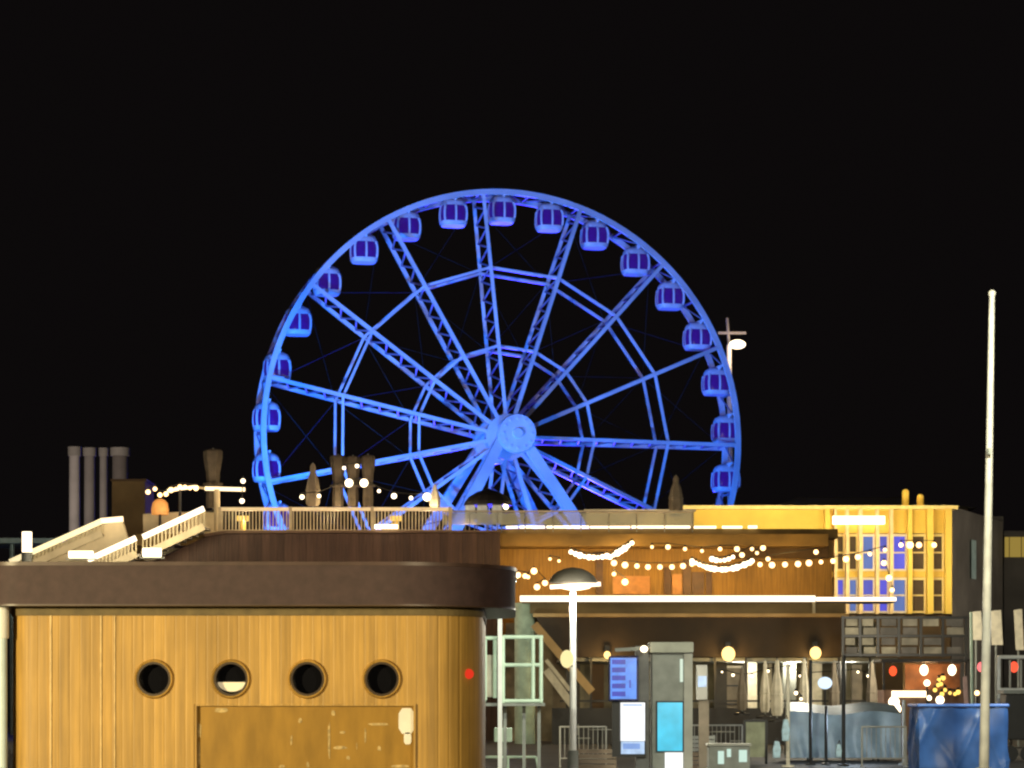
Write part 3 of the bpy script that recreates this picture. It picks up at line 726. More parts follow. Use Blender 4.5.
MB().box(A0.x, A1.x, B+.1, B+.5, Z(577,B), Z(571,B)).build('floor_band', M_yellow, yb)
MB().box(A0.x, A1.x, B+.1, B+.5, 0, Z(614,B)).build('base_wall', M_dkbrown, yb)
MB().box(X(690,B), X(823,B), B+.1, B+.4, Z(570.9,B), Z(533.1,B)).build('left_wall', M_yellow, yb)
colsx = [(824,829),(833.5,836),(845,848),(858,861.5),(875,878),(889,892),(907,911),(926,932),(944,950.5)]
for a, b in colsx:
    MB().box(X(a,B), X(b,B), B-.42, B+.55, Z(614,B), Z(509.6,B)).build('pilaster', M_yellow if b > 905 or a < 830 else mat('pale_pilaster', (.78,.58,.34), .7, var=.1), yb)
M_bluew = [mat('blue_window_%d'%i, (.03,.05,.25), .7, var=.3, scale=.8, emit=c, es=e) for i, (c, e) in enumerate((((.12,.12,.8),.5),((.10,.08,.9),.65),((.15,.28,.75),.45)))]
M_dimw = mat('dim_amber_window', (.04,.022,.015), .7, var=.5, scale=.8, emit=(.6,.35,.12), es=.06)
xs = [829,845,858,875,889,907,926,944]
wins = [(836,845),(848,858),(861.5,875),(878,889),(892,907),(911,926),(932,944)]
for j, (y0, y1) in enumerate(((534,571),(577.5,613))):
    for i, (a, b) in enumerate(wins):
        blue = i in (2,3,4) or (j == 1 and i in (0,1))
        mm = M_bluew[(i+j) % 3] if blue else M_dimw
        wd = MB().box(X(a,B)+.05, X(b,B)-.05, B+.12, B+.2, Z(y1-2,B), Z(y0+2,B)).build('window', mm, yb)
        fm = MB(); x0, x1, z0, z1 = X(a,B)+.004, X(b,B)-.004, Z(y1,B), Z(y0,B)
        fm.box(x0, x0+.09, B+.02, B+.2, z0, z1).box(x1-.09, x1, B+.02, B+.2, z0, z1).box(x0+.09, x1-.09, B+.02, B+.2, z1-.12, z1).box(x0+.09, x1-.09, B+.02, B+.2, z0, z0+.1)
        fm.box(x0+.09, x1-.09, B+.05, B+.18, (z0+z1)/2-.04, (z0+z1)/2+.04)
        fm.build('frame', mat('cream_frame', (.8,.62,.28), .6, var=.1) if not blue else mat('pale_frame', (.8,.7,.6), .6, var=.1), wd)
MB().pbox(833, 885, 516, 524, B-.5, .2).build('sign_light', M_bulbw, yb)
for a, zt_ in ((904,487),(919,492)):
    MB().lathe((X(a+3,B), B+.5, zt-.1), [(.18,0),(.18,(506-zt_)*.05-.15),(.16,(506-zt_)*.05-.05),(.08,(506-zt_)*.05+.03)], 12).build('finial', M_yellow, yb, smooth=True)
for px in (710, 780, 840, 890, 945):
    light('POINT', 'facade_uplight', (X(px,B-4.2), B-4.6, Z(520 if px < 830 else 560, B)), 470, (1,.82,.42), size=.3)
Y = 150
t = thing('hip_roof_hall', 'dark hall with a low hipped roof behind the yellow building', 'building', (X(880,Y), Y+8, 0))
x0, x1, x2, x3 = X(775,Y), X(825,Y), X(935,Y), X(990,Y); z0, z1 = Z(503,Y), Z(489,Y)
MB().add([(x0,Y+4,z0),(x3,Y+4,z0),(x3,Y+24,z0),(x0,Y+24,z0),(x1,Y+14,z1+.6),(x2,Y+14,z1+.6)], [(0,1,5,4),(1,2,5),(2,3,4,5),(3,0,4),(3,2,1,0)]).build('roof', mat('olive_roof', (.10,.09,.05), .8, var=.3, scale=.3), t)
MB().box(x0+.5, x3-.5, Y+4.5, Y+23.5, 0, z0-.003).build('wall', M_dkbrown, t)
light('POINT', 'side_fill', (34, 124, 8), 2300, (1,.9,.75), size=.5)  # added light to brighten the dark side wall
light('POINT', 'finial_fill', (X(912,B), B-1.2, 13.2), 120, (1,.75,.3), size=.3)  # added light to brighten the finials
light('POINT', 'roof_glow', (X(880,Y), Y-4, z0+5), 350, (1,.85,.5), size=.6)
Y = 142
t = thing('far_building', 'dark building beyond the flagpole with a lit yellow upper strip', 'building', (X(1025,Y), Y+4, 0))
MB().pbox(1004, 1080, 531, 745, Y, 8).build('wall', mat('charcoal_wall', (.05,.045,.04), .8, var=.4, scale=.5), t)
for a, b in ((1005,1009),(1010,1021),(1022,1034)): MB().pbox(a, b, 537, 557, Y-.08, .08).build('lit_window', lamp('olive_yellow_window', (.55,.38,.08), .55), t)
Y = 136
t = thing('dark_annex', 'dark grey annex between the yellow building and the flagpole', 'building', (X(990,140), 143, 0))
MB().box(X(988,142), X(1004,142), 142.2, 147, 0, Z(516,142)).build('wall', mat('annex_wall', (.09,.08,.065), .8, var=.3), t)

# ------------------------------------------------------------------ dark display racks, right
Y = 94
t = thing('shutter_rack', 'long dark frame of grey panels above the coloured bulbs', 'display rack', (X(905,Y), Y, 0))
m = MB()
for yy in (617.5, 636, 655): m.pbox(842, 968, yy-1.2, yy+1.2, Y, .12)
for px in (843, 860, 878, 899, 921, 943, 966): m.pbox(px-1.3, px+1.3, 616, 657, Y-.01, .14)
m.build('frame', M_dark, t)
for px in (843, 966): MB().pbox(px-1.4, px+1.4, 657, 748, Y, .12).build('post', M_dark, t)
M_pan = [mat('grey_panel_%d'%i, c, .7, var=.35, scale=2) for i, c in enumerate(((.20,.18,.14),(.10,.09,.08),(.30,.27,.2)))]
random.seed(3)
for i, (a, b) in enumerate(((845,859),(862,877),(880,898),(901,920),(923,942),(945,965))):
    for c, d in ((619,626),(627.5,634.5),(638,645),(647,653.5)):
        if random.random() < .12: continue
        MB().pbox(a+random.uniform(0,2), b-random.uniform(0,4), c, d, Y+.03, .05).build('panel', M_pan[random.choice((0,1,1,2))], t)
light('POINT', 'rack_lamp', (X(905,Y-5), Y-6, 4.2), 900, (1,.9,.68), size=.3)

# ------------------------------------------------------------------ stairs under the deck, street lamp, flagpole
Y = 97
t = thing('steel_stairs', 'brown steel stairs slanting down behind the street lamp', 'staircase', (X(575,Y), Y, 0))
for dy in (0, 1.3):
    MB().beam(P(534,624,Y+dy), P(592,692,Y+dy), .12, .3).build('stringer', M_tan, t)
MB().beam(P(546,670,Y-.6), P(573,706,Y-.6), .1, .28).build('lower_rail', M_canvas_cream, t)
MB().beam(P(546,660,Y-.6), P(570,690,Y-.6), .1, .14).build('lower_rail', M_canvas_cream, t)
m = MB()
for k in range(12):
    c = P(534,624,Y).lerp(P(592,692,Y), (k+.5)/12); m.box(c.x-.14, c.x+.14, c.y+.07, c.y+1.2, c.z-.03, c.z+.03)
m.build('treads', M_grey, t)
Y = 62
sl = thing('street_lamp', 'slim white street lamp with a wide shallow hood and a bright disc', 'street lamp', (X(573,Y), Y, 0))
lx = X(573,Y)
MB().tube((lx,Y,0), (lx,Y,Z(590,Y)), .085, .075, n=16).build('pole', M_white, sl, smooth=True)
MB().tube((lx,Y,0), (lx,Y,.5), .13, n=16).build('base', M_grey, sl)
MB().lathe((lx,Y,Z(583,Y)), [(.58,0),(.57,.06),(.50,.17),(.38,.27),(.22,.34),(.05,.37)], 28).build('hood', mat('grey_hood', (.12,.11,.09), .5, var=.2), sl, smooth=True)
MB().lathe((lx+.05,Y,Z(590,Y)), [(.15,0),(.34,.04),(.38,.08),(.3,.13)], 24).build('lamp_disc', M_bulbw, sl, smooth=True)
MB().beam((lx-.55,Y,Z(587,Y)), (lx+.66,Y,Z(584,Y)), .07, .1).build('light_tube', M_stripw, sl)
light('SPOT', 'street_light', (lx, Y-.12, Z(592,Y)), 2400, (1,.95,.78), (lx, Y-.4, 0), .12, 150, .8)
light('POINT', 'street_glow', (lx-.05, Y-1.3, Z(600,Y)), 90, (1,.95,.8), size=.15)
Y = 61.8
t = thing('lamp_sign', 'yellow lantern fixed to the pole of the street lamp', 'lantern', (X(567,Y), Y, Z(668,Y)))
MB().ball(P(567,659,Y), .16, n=12, m=8, sz=1.35).build('globe', lamp('dim_yellow_globe', (1,.85,.4), 1.1), t, smooth=True)
MB().beam(P(567,666,Y), P(573,666,Y), .05).build('bracket', M_grey, t)
Y = 50
fp = thing('flagpole', 'tall bare off white flagpole at the right, leaning slightly', 'flagpole', (X(984,Y), Y, 0))
MB().tube((X(983.7,Y),Y,0), (X(992,Y),Y,Z(294,Y)), .098, .055, n=18).build('pole', mat('pole_offwhite', (.34,.32,.28), .55, var=.2), fp, smooth=True)
MB().ball((X(992,Y),Y,Z(293.4,Y)), .075).build('finial', mat('pole_offwhite', (.62,.58,.50), .5), fp)
MB().beam(P(988,452,Y-.12), P(990,451,Y-.2), .06, .12).build('cleat', M_grey, fp)
MB().tube((X(983.7,Y),Y,0), (X(983.7,Y),Y,.4), .16, n=16).build('base', M_grey, fp)
light('SPOT', 'pole_flood', (6, 30, 2), 450, (1,.93,.8), (X(990,Y), Y, 5.5), .3, 34)
Y = 78
t = thing('slim_post', 'thin pale green post just left of the flagpole', 'pole', (X(973,Y), Y, 0))
MB().tube((X(973,Y),Y,0), (X(971,Y),Y,Z(612,Y)), .05, .045, n=10).build('pole', M_pale_green, t)
MB().tube((X(973,Y),Y,0), (X(973,Y),Y,.2), .12, n=10).build('base', M_grey, t)

# ------------------------------------------------------------------ pale green steel landing beside the kiosk
Y = 54
t = thing('steel_landing', 'pale green steel landing with tubular guard rails beside the kiosk', 'landing', (X(512,Y), Y, 0))
def rod(a, b, w_=.085): return MB().beam(P(*a, Y), P(*b, Y), w_)
m = MB()
for a, b in (((503,637),(543,637)),((503,665),(541,665)),((503,701),(543,701)),((503,636),(503,703)),((541,636),(541,703)),((533,637),(533,700)),
             ((482,638),(503,638)),((482,665),(486,665)),((482,700),(486,700)),((485,640),(485,700)),((495,640),(495,698))):
    m.tube(P(*a, Y), P(*b, Y), .042, n=10)
m.build('guard_rail', M_pale_green, t)
MB().beam(P(500,609,Y-.1), P(500,790,Y-.1), .09).build('post', M_white, t)
MB().beam(P(481,612,Y-.1), P(481,782,Y-.1), .09).build('post', M_pale_green, t)
MB().box(X(483,Y), X(545,Y), Y, Y+1.6, Z(706,Y), Z(703,Y)).build('platform', M_grey, t)
for px in (505, 524, 539): MB().beam(P(px,706,Y+.4), P(px,781,Y+.4), .07).build('leg', M_grey, t)
MB().pbox(487, 494, 655, 697, Y+.3, .1).build('notice_board', M_canvas_cream, t)
Y = 57
t = thing('hand_rail', 'low pale tubular barrier at the foot of the landing', 'barrier', (X(520,Y), Y, 0))
m = MB().tube(P(484,757,Y), P(536,757,Y), .03).tube(P(484,757,Y), P(484,777,Y), .03).tube(P(536,757,Y), P(540,777,Y), .03)
m.tube(P(508,757,Y), P(508,777,Y), .025).build('frame', M_pale_green, t)
Y = 60
t = thing('utility_box', 'small pale box on a stand under the steel landing', 'utility box', (X(506,Y), Y, 0))
MB().pbox(494, 512, 728, 742, Y, .35).build('cabinet', M_pale_green, t, bevel=.02)
MB().pbox(500, 506, 742.1, 773, Y+.1, .12).build('stand', M_grey, t)
light('POINT', 'landing_lamp', (X(520,48), 49, 3.6), 620, (.95,1,.86), size=.2)

# ------------------------------------------------------------------ ticket kiosk with screens
Y = 58
t = thing('ticket_pillar', 'tall grey ticket pillar with a cyan screen', 'ticket machine', (X(671,Y), Y+.4, 0))
MB().pbox(652, 692, 653, 776, Y, .8).build('body', M_grey, t, bevel=.02)
MB().pbox(650, 693.5, 642, 652.8, Y-.12, 1.0).build('roof_cap', mat('pale_grey_cap', (.36,.36,.30), .6, var=.15), t, bevel=.02)
MB().pbox(684, 692.6, 653.5, 776, Y-.05, .08).build('edge_trim', M_concrete, t)
MB().pbox(680, 683, 659, 682, Y-.03, .028).build('light_strip', lamp('greenish_strip', (.85,1,.8), .9), t)
def scr(name, c, s, var=.15, scale=4):
    m_ = bpy.data.materials.new(name); m_.use_nodes = True; N = m_.node_tree.nodes; L = m_.node_tree.links
    b = N['Principled BSDF']; b.inputs['Base Color'].default_value = (.02,.02,.02,1); b.inputs['Roughness'].default_value = .2
    tc = N.new('ShaderNodeTexCoord'); n = N.new('ShaderNodeTexNoise'); n.inputs['Scale'].default_value = scale
    r = N.new('ShaderNodeValToRGB'); r.color_ramp.elements[0].position = .35; r.color_ramp.elements[1].position = .65
    r.color_ramp.elements[0].color = (*[x*(1-var) for x in c],1); r.color_ramp.elements[1].color = (*[x*(1+var) for x in c],1)
    L.new(tc.outputs['Object'], n.inputs['Vector']); L.new(n.outputs['Fac'], r.inputs[0]); L.new(r.outputs[0], b.inputs['Emission Color'])
    b.inputs['Emission Strength'].default_value = s
    return m_
MB().pbox(656, 684, 701, 752, Y-.04, .036).build('screen_bezel', M_dark, t)
MB().pbox(657.5, 682.5, 702.5, 751, Y-.055, .012).build('screen', scr('cyan_screen', (.05,.60,.85), 1.0, .14, 2.), t)
MB().pbox(665, 683, 752.5, 774, Y-.06, .05).build('lit_tray', lamp('white_tray', (1,1,.95), 1.2), t)
t = thing('display_pillar', 'dark pillar carrying a blue striped screen above a white one', 'display', (X(630,Y), Y+.3, 0))
MB().pbox(636, 649, 646, 776, Y, .5).build('pillar', mat('dark_grey_steel', (.10,.10,.10), .5, var=.3), t)
MB().pbox(612, 646, 701, 757, Y-.08, .07).build('screen_bezel', M_dark, t)
MB().pbox(620.5, 645, 702.5, 741, Y-.10, .018).build('screen', scr('white_screen', (.95,.97,1), 1.15, .05), t)
MB().pbox(621, 644.5, 741.4, 754, Y-.10, .018).build('screen', scr('pale_blue_screen', (.5,.68,.95), 1.0, .2), t)
MB().pbox(623, 640, 743.5, 749, Y-.112, .01).build('text_block', scr('mid_blue_text', (.22,.38,.8), 1.0, .1), t)
MB().pbox(623, 642, 704, 706, Y-.112, .01).build('text_block', scr('mid_blue_text2', (.45,.6,.9), 1.0, .1), t)
sg = MB().pbox(608.5, 638.5, 656, 701, Y-.2, .1).build('sign_case', mat('navy_case', (.01,.015,.08), .3, var=.1), t, bevel=.02)
MB().pbox(610.5, 636.5, 658, 699, Y-.215, .012).build('sign_screen', scr('light_blue_screen', (.09,.30,1.), .95, .15), sg)
for k in range(5):
    MB().pbox(612, 625.5, 659.5+k*8, 664.3+k*8, Y-.228, .01).build('stripe', scr('deep_blue_stripe', (.03,.055,.55), .8, .15), sg)
MB().pbox(629, 631, 680, 688, Y-.228, .01).build('symbol', scr('deep_blue_symbol', (.05,.12,.7), .8, .1), sg)
MB().ball(P(644,649,Y-.2), .085, sz=.9).build('spot_lamp', M_bulbw, t)
for k in (.4,): MB().beam(P(615,650,Y), P(650,648,Y), .06, .08).build('arm', M_grey, t)
Y = 63
t = thing('payment_post', 'short grey post with a small pale screen right of the ticket pillar', 'parking meter', (X(702,Y), Y, 0))
MB().pbox(696.5, 707.5, 665, 700, Y, .25).build('head', M_concrete, t, bevel=.02)
MB().pbox(698, 706.5, 676, 687, Y-.012, .01).build('screen', scr('small_blue_screen', (.45,.66,.95), .9, .2), t)
MB().pbox(699, 709, 700.2, 770, Y+.05, .16).build('post', M_canvas, t)

# ------------------------------------------------------------------ market things in front
def post(label, px, top, Y, r, m_, name='market_post', cat_='post', group='posts of the market stalls'):
    t = thing(name, label, cat_, (X(px,Y), Y, 0), group)
    MB().tube((X(px,Y),Y,0), (X(px,Y),Y,Z(top,Y)), r, n=10).build('pole', m_, t)
    MB().tube((X(px,Y),Y,0), (X(px,Y),Y,.05), r*3.2, n=12).build('foot_plate', m_, t)
    return t
post('pale cream post beside the blue grey covered stall', 788, 664, 66, .05, M_canvas_cream)
post('black post under the right amber wall lamp', 810.5, 660, 68, .045, M_dark)
post('shorter black post in front of the pale blue tarp', 826, 706, 68, .04, M_dark)
post('black post at the middle of the pale blue tarp, under the dark frame', 843.5, 655, 67, .05, M_dark)
post('thin pale post right of the pale blue tarp', 904, 700, 68, .045, M_concrete)
# covered stall
Y = 72
t = thing('covered_stall', 'low stall draped in a pale blue grey tarp behind black posts', 'market stall', (X(845,Y), Y+.6, 0))
x0, x1 = X(790,Y), X(901,Y); zt = Z(713,Y); nx, nz = 36, 10
vs = []; fs = []
for j in range(nz+1):
    for i in range(nx+1):
        u = i/nx; v = j/nz
        x = x0+(x1-x0)*u; z = zt*(1-v)+.1*v+.05*math.sin(u*9+1)*(1-v)
        y = Y+.05*math.sin(u*38+math.sin(v*3)*2)*v-.12*v*v+.04*math.sin(u*17)
        vs.append((x, y, z))
for j in range(nz+1):
    for i in range(nx+1):
        vs.append((vs[j*(nx+1)+i][0], Y+1.3+.15*(j/nz), vs[j*(nx+1)+i][2]+.25*(1-j/nz)))
k0 = (nx+1)*(nz+1)
for o in (0, k0):
    for j in range(nz):
        for i in range(nx): a = o+j*(nx+1)+i; fs.append((a, a+1, a+nx+2, a+nx+1))
for i in range(nx): fs.append((i, i+1, k0+i+1, k0+i))
for j in range(nz):
    for i in (0, nx): a = j*(nx+1)+i; fs.append((a, a+nx+1, k0+a+nx+1, k0+a))
MB().add(vs, fs).build('tarp', M_tarp2, t, smooth=True)
for a in (.2, .8):
    for b in (.15, 1.15): MB().tube((x0+(x1-x0)*a, Y+b, 0), (x0+(x1-x0)*a, Y+b, .6), .03, n=6).build('leg', M_dark, t)
light('POINT', 'stall_light', (X(856,67), 68.3, 1.1), 120, (.62,.78,1), size=.25)  # added light without a fixture, puts a bluish highlight on the tarp front
for i, (px0, px1, c, d, lab) in enumerate(((782,790,719,741,'pale blue bag hanging on the cream post'),(836,842,744,757,'small pale blue bag at the foot of the black post'),(773,781,741,758,'limp pale blue bag left of the cream post'))):
    Y = 65.5
    t = thing('hanging_bag', lab, 'bag', (X((px0+px1)/2,Y), Y, Z(d,Y)), 'pale blue bags by the stall')
    mb = MB(); cx = (px0+px1)/2; hw = (px1-px0)/2
    mb.prism(pp([(cx-hw*.5,c),(cx+hw*.6,c+.5),(cx+hw,c+(d-c)*.5),(cx+hw*.8,d),(cx-hw*.9,d),(cx-hw,c+(d-c)*.55)], Y), Y, Y+.18)
    mb.build('body', mat('pale_blue_cloth', (.42,.60,.70), .7, var=.25, scale=8), t, bevel=.02)
    MB().beam(P(cx-hw*.4,c,Y+.09), P(cx+.5,c-4,Y+.09), .02).beam(P(cx+hw*.4,c,Y+.09), P(cx+.5,c-4,Y+.09), .02).build('handle', M_dark, t)
# blue tarpaulin box
Y = 55
t = thing('tarp_covered_stack', 'tall box shaped stack wrapped in a creased dark blue tarpaulin', 'covered stack', (X(963,Y), Y+.6, 0))
n = 150; vs = []; rows = [(j/26, .02*math.sin(3*j/26)) for j in range(27)]
xa, xb, ya, yb_ = X(919,Y), X(1007,Y), Y, Y+1.25
zt = Z(708,Y)
def per(f):
    w_, d_ = xb-xa, yb_-ya; L_ = 2*(w_+d_); s = f*L_
    if s < w_: return (xa+s, ya), (0,-1)
    s -= w_
    if s < d_: return (xb, ya+s), (1,0)
    s -= d_
    if s < w_: return (xb-s, yb_), (0,1)
    s -= w_
    return (xa, yb_-s), (-1,0)
for v, off in rows:
    for k in range(n):
        (x, y), (nx_, ny_) = per(k/n)
        q = off+.020*math.sin(k*.42+v*5)*(1-v)+.018*math.sin(k*.17-v*7)+.05*(1-abs(math.sin(.075*k+1.3*v*v)))**5*(1-.5*v)+.04*(1-abs(math.sin(.13*k-2.1*v+1)))**7-.05*(1-abs(math.sin(.05*k+1.2*v+2)))**4
        vs.append((x+nx_*q, y+ny_*q, .02+(zt-.02)*v+(.015*math.sin(k*.5) if v > .9 else 0)))
fs = [(j*n+k, j*n+(k+1)%n, (j+1)*n+(k+1)%n, (j+1)*n+k) for j in range(len(rows)-1) for k in range(n)]
fs.append(tuple((len(rows)-1)*n+k for k in range(n)))
MB().add(vs, fs).build('tarpaulin', M_tarp, t, smooth=True)
mb = MB(); mb.box(xa-.05, xb+.05, ya-.05, yb_+.03, zt+.02, zt+.09); mb.build('top_cover', mat('bright_blue_tarp', (.08,.2,.6), .4, var=.2, scale=3), t, bevel=.03)
mb = MB().beam((xa+.02,ya-.07,.25), (xb-.02,ya-.07,.22), .02)
mb.build('rope', M_cable, t)
light('POINT', 'square_fill', (X(1085,50), 53.6, 3.2), 190, (.9,.95,1), size=.2)  # added grazing light on the blue tarpaulin
light('POINT', 'square_fill', (6.6, 60, 4.2), 520, (1,.95,.8), size=.25)  # added front light for the pale posts
light('POINT', 'square_fill', (X(800,82), 80, 4.5), 900, (1,.93,.75), size=.25)  # added light on the folded parasols
# counter with lit openings
Y = 60
t = thing('low_cabinet', 'low grey cabinet with three small lit openings in front of the shop', 'cabinet', (X(737,Y), Y+.3, 0))
MB().pbox(709, 750, 746, 772, Y, .6).build('body', M_grey, t, bevel=.015)
MB().pbox(707.5, 751.5, 743.6, 745.9, Y-.04, .7).build('top', M_concrete, t)
for a, b, c, d in ((718,724,751,764),(727,731,749,757),(739,747,750,762)):
    MB().pbox(a, b, c, d, Y-.015, .012).build('lit_opening', lamp('pale_green_glow', (.75,1,.85), .85), t)
Y = 68
t = thing('menu_board', 'upright pale green board framed in dark steel beside the shop', 'board', (X(755,Y), Y, 0))
MB().pbox(746, 765, 722, 757, Y, .08).build('panel', mat('sage_panel', (.32,.34,.22), .6, var=.3), t)
MB().pbox(743.5, 746, 720, 764, Y-.02, .12).pbox(765, 767.5, 720, 764, Y-.02, .12).pbox(746, 765, 719.6, 722, Y-.02, .12).build('frame', M_dark, t)
# stacked crates and cafe furniture in the dark
def crate(label, px, Y, z0, w_, h_, m_):
    x = X(px,Y); t = thing('crate', label, 'crate', (x, Y, z0), 'market crates')
    for yo in (0, .45):
        m = MB()
        for k in range(4):
            za = z0+h_*k/4; m.box(x-w_/2, x+w_/2, Y+yo, Y+yo+.03, za+.01, za+h_/4-.02)
        m.build('slatted_side', m_, t)
    m = MB()
    for a in (x-w_/2, x+w_/2-.04): m.box(a, a+.04, Y+.032, Y+.448, z0, z0+h_)
    m.build('ends', m_, t)
    MB().box(x-w_/2+.045, x+w_/2-.045, Y+.032, Y+.448, z0+.02, z0+.05).build('bottom', m_, t)
M_cr = mat('weathered_crate', (.16,.12,.08), .8, var=.3)
crate('slatted crate on the ground left of the low lit cabinet', 700, 64, 0, .8, .42, M_cr)
crate('slatted crate stacked on the one left of the low lit cabinet', 701, 64, .43, .7, .4, M_grey)
crate('wide slatted crate between the street lamp and the screens', 596, 64, 0, 1.0, .5, M_cr)
def table(label, px, Y, m_=M_dark):
    x = X(px,Y); t = thing('bistro_table', label, 'table', (x,Y,0), 'bistro tables on the square')
    MB().tube((x,Y,.73), (x,Y,.76), .38, n=24).build('table_top', M_canvas_cream if m_ is M_grey else M_grey, t)
    MB().tube((x,Y,.03), (x,Y,.73), .035, n=8).build('stem', m_, t)
    MB().tube((x,Y,0), (x,Y,.03), .24, n=18).build('foot', m_, t)
def chair(label, px, Y, f=1):
    x = X(px,Y); t = thing('bistro_chair', label, 'chair', (x,Y,0), 'bistro chairs on the square')
    MB().box(x-.2, x+.2, Y-.2, Y+.2, .43, .47).build('seat', M_grey, t)
    MB().box(x+f*.18, x+f*.215, Y-.2, Y+.2, .55, .92).build('backrest', M_grey, t)
    for a in (-.18,.18):
        for b in (-.18,.18): MB().tube((x+a,Y+b,0), (x+a,Y+b,.43 if a*f < 0 else .9), .015, n=6).build('leg', M_dark, t)
table('round table left of the menu board', 722, 78); chair('chair at the left of the table before the shop', 706, 79, -1); chair('chair at the right of the table before the shop', 737, 79, 1)
table('round table between steel stairs and screens', 600, 84); chair('chair facing the table by the steel stairs', 584, 85, -1)
# cream folded parasols before the shopfront
F_ = 'folded parasols before the shopfront'
folded('short cream folded parasol under the shelf in front of the shop', 742, 668, 715, 9, 90, M_canvas, F_)
folded('pale folded parasol left of the cream post', 765, 661, 718, 9, 90, M_canvas_cream, F_)
folded('palest folded parasol touching the cream post', 777, 660, 722, 11, 88, M_canvas_cream, F_)
folded('pale folded parasol just left of the first black post', 804, 659, 716, 9, 89, M_canvas_cream, F_)
folded('beige folded parasol seen through the two tall black posts', 834, 662, 716, 10, 90, M_canvas, F_)
folded('beige folded parasol right of the tall black posts', 872, 662, 716, 10, 90, M_canvas, F_)
t = thing('round_mirror', 'small bluish glowing globe between the black posts', 'lamp', (X(825,86), 86, 0))
MB().ball(P(825,683,86), .24, n=14, m=10, sz=.85).build('globe', lamp('blue_white_globe', (.7,.85,1), 1.3), t, smooth=True)
MB().tube((X(825,86),86,0), P(825,690,86), .03, n=8).build('pole', M_dark, t)
festoon('two small bulbs hanging between cream post and black post', [(796,693),(801,699)], 84, .07, M_bulbw, group='small strings of bulbs on the square')
for i, (p0, p1, Yb, lab) in enumerate(((690,742,70,'pale tubular barrier between the payment post and the menu board'),(862,906,66,'pale tubular barrier in front of the right end of the pale blue tarp'),(560,606,66,'pale tubular barrier between street lamp and striped screen'))):
    t = thing('crowd_barrier', lab, 'barrier', (X((p0+p1)/2,Yb), Yb, 0), 'crowd barriers on the square')
    zt = 1.02; m = MB()
    m.tube((X(p0,Yb),Yb,zt),(X(p1,Yb),Yb,zt),.022).tube((X(p0,Yb),Yb,.22),(X(p1,Yb),Yb,.22),.018)
    k = X(p0,Yb)
    while k <= X(p1,Yb)+.01: m.tube((k,Yb,.22),(k,Yb,zt),.009,n=6); k += .12
    m.build('frame', M_concrete, t)
    for px in (p0, p1):
        MB().tube((X(px,Yb),Yb,0),(X(px,Yb),Yb,zt+.01),.024).build('leg', M_concrete, t)
        MB().box(X(px,Yb)-.03, X(px,Yb)+.03, Yb-.28, Yb+.28, 0, .03).build('foot', M_concrete, t)
festoon('line of tiny white bulbs inside the shopfront under the dark wall', [(722,672),(733,675),(741,677),(752,676),(768,671),(790,668),(800,676),(858,672),(868,676)], Lw+2.2, .06, M_bulbw, group='small strings of bulbs on the square')
# food stall with coloured lamps at the right
Y = 80
st = thing('food_stall', 'small open food stall with coloured lamps behind the blue tarpaulin stack', 'market stall', (X(935,Y), Y+1, 0))
MB().pbox(884, 966, 690, 757, Y, 1.4).build('counter', mat('rust_counter', (.16,.09,.06), .7, var=.4), st)
MB().pbox(892, 926, 691, 697, Y-.06, .05).build('light_tube', M_bulbw, st)
for px in (884, 966): MB().pbox(px-1, px+1, 662, 690, Y+.02, .1).build('post', M_dark, st)
MB().pbox(881, 970, 659, 662, Y-.2, 1.8).build('roof', M_dark, st)
MB().pbox(905, 960, 664, 690, Y+1.42, .05).build('back_panel', mat('rust_panel', (.22,.10,.04), .7, var=.4, scale=3), st)
light('POINT', 'stall_light', (X(930,Y), Y+.6, Z(672,Y)), 60, (1,.55,.25), size=.1)
for i, (px, py, mm, r, lab) in enumerate(((893,671,lamp('orange_red_bulb',(1,.10,.03),1.5),.12,'orange red lamp hanging at the left end of the food stall'),(924,670,M_bulbw,.13,'first white lamp from the left under the food stall roof'),
    (952,670,M_bulbw,.13,'second white lamp from the left under the food stall roof'),(981,667,lamp('pink_bulb',(1,.2,.2),1.5),.12,'pink lamp just in front of the flagpole'),(1014,667,lamp('red_bulb',(1,.09,.04),1.6),.13,'red lamp at the right edge of the picture'))):
    Yl = Y-.4
    t = thing('hanging_lamp', lab, 'lamp', tuple(P(px,py,Yl)), 'coloured lamps of the food stall')
    MB().ball(P(px,py,Yl), r, n=12, m=8, sz=1.3).build('bulb', mm, t, smooth=True)
    MB().tube(P(px,py-4,Yl), P(px,661,Yl)+Vector((0,0,.02)), .015, n=5).build('cord', M_cable, t)
for i, (px, py, r, mm, lab) in enumerate(((894,702,.17,M_bulbw,'upper white globe at the left of the food stall counter'),(895,709,.19,M_bulbw,'lower white globe at the left of the food stall counter'),(927,683,.10,M_bulbw,'white globe lamp above the stall counter'),
    (940,700,.13,M_bulbw,'white globe just above the blue tarpaulin'),(929,698,.08,M_bulbw,'tiny globe left of the one above the tarpaulin'),(977,693,.08,M_bulb,'tiny yellow globe left of the flagpole'),(1011,701,.15,M_bulbw,'large white globe right of the blue tarpaulin stack'))):
    Yl = Y-.8
    t = thing('globe_lamp', lab, 'lamp', tuple(P(px,py,Yl)), 'globe lamps around the food stall')
    MB().ball(P(px,py,Yl), r, n=12, m=8).build('globe', mm, t, smooth=True)
    MB().tube((X(px,Yl),Yl,0), P(px,py,Yl)-Vector((0,0,r*.9)), .03, n=8).build('stand', M_dark, t)
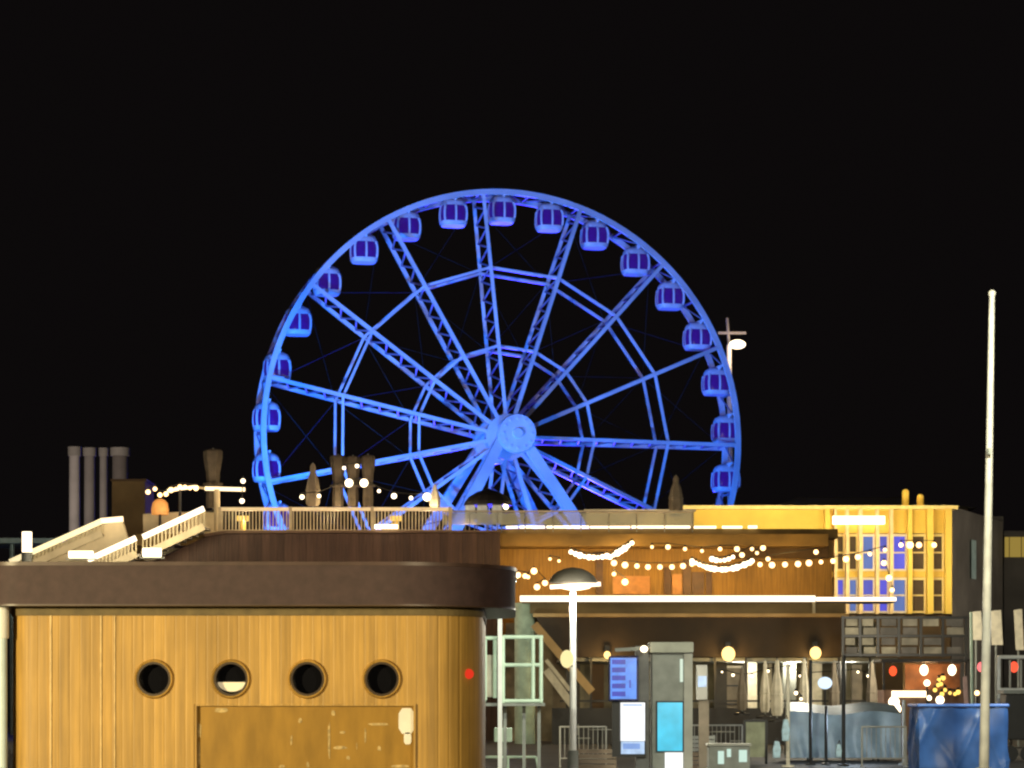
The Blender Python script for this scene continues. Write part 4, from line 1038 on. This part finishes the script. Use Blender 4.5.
festoon('tangle of small yellow bulbs on the food stall counter', [(935,690),(938,685),(939,680),(943,678),(941,684),(945,690),(942,694),(950,693),(955,694),(958,692)], Y-1.1, .075, lamp('yellow_bulb', (1,.6,.12), 2), group='small strings of bulbs on the square')
# pale stands at the right edge
for i, (a, b, c, d, Y, mm, lab) in enumerate(((970,983,611,640,92,M_canvas_cream,'cream banner stand left of the flagpole top rail'),(990,1003,610,645,92,M_canvas_cream,'cream banner stand right of the flagpole'),(1014,1024,609,650,92,M_canvas_cream,'cream banner stand cut by the right picture edge'),
    (963,969,676,714,76,mat('pink_board',(.6,.38,.34),.7,var=.2),'narrow pink banner beside the blue tarpaulin'))):
    t = thing('banner_stand', lab, 'banner', (X((a+b)/2,Y), Y, 0), 'upright banners at the right')
    MB().prism(pp([(a,c+1),(b-2,c),(b,d),(a+2,d)], Y), Y, Y+.05).build('banner', mm, t)
    MB().tube((X((a+b)/2,Y),Y+.1,0), (X((a+b)/2,Y),Y+.1,Z(c,Y)), .04, n=8).build('pole', M_grey, t)
    MB().box(X((a+b)/2,Y)-.3, X((a+b)/2,Y)+.3, Y-.1, Y+.3, 0, .04).build('base', M_dark, t)
Y = 74
t = thing('white_gate', 'white tubular frame right of the flagpole behind the tarpaulin stack', 'gate', (X(1012,Y), Y, 0))
m = MB().tube(P(998,657,Y), P(1034,657,Y), .055).tube(P(999,657,Y), P(999,760,Y), .055).tube(P(998,690,Y), P(1034,690,Y), .06).tube(P(1033,657,Y), P(1033,760,Y), .055)
m.build('frame', M_white, t)
m = MB().beam(P(1010,660,Y), P(1010,690,Y), .05).beam(P(1021,660,Y), P(1021,690,Y), .05)
m.build('bars', M_concrete, t)
Y = 72
t = thing('dark_cart', 'dark cart under the large white globe at the right edge', 'cart', (X(1016,Y), Y, 0))
MB().pbox(1006, 1032, 694, 740, Y, .9).build('body', M_dark, t, bevel=.03)
MB().pbox(1004, 1034, 690, 693.5, Y-.06, 1.05).build('roof', M_grey, t)
for px in (1010, 1028): MB().tube((X(px,Y),Y-.05,.22), (X(px,Y),Y+.05,.22), .22, n=20).build('wheel', M_dark, t)
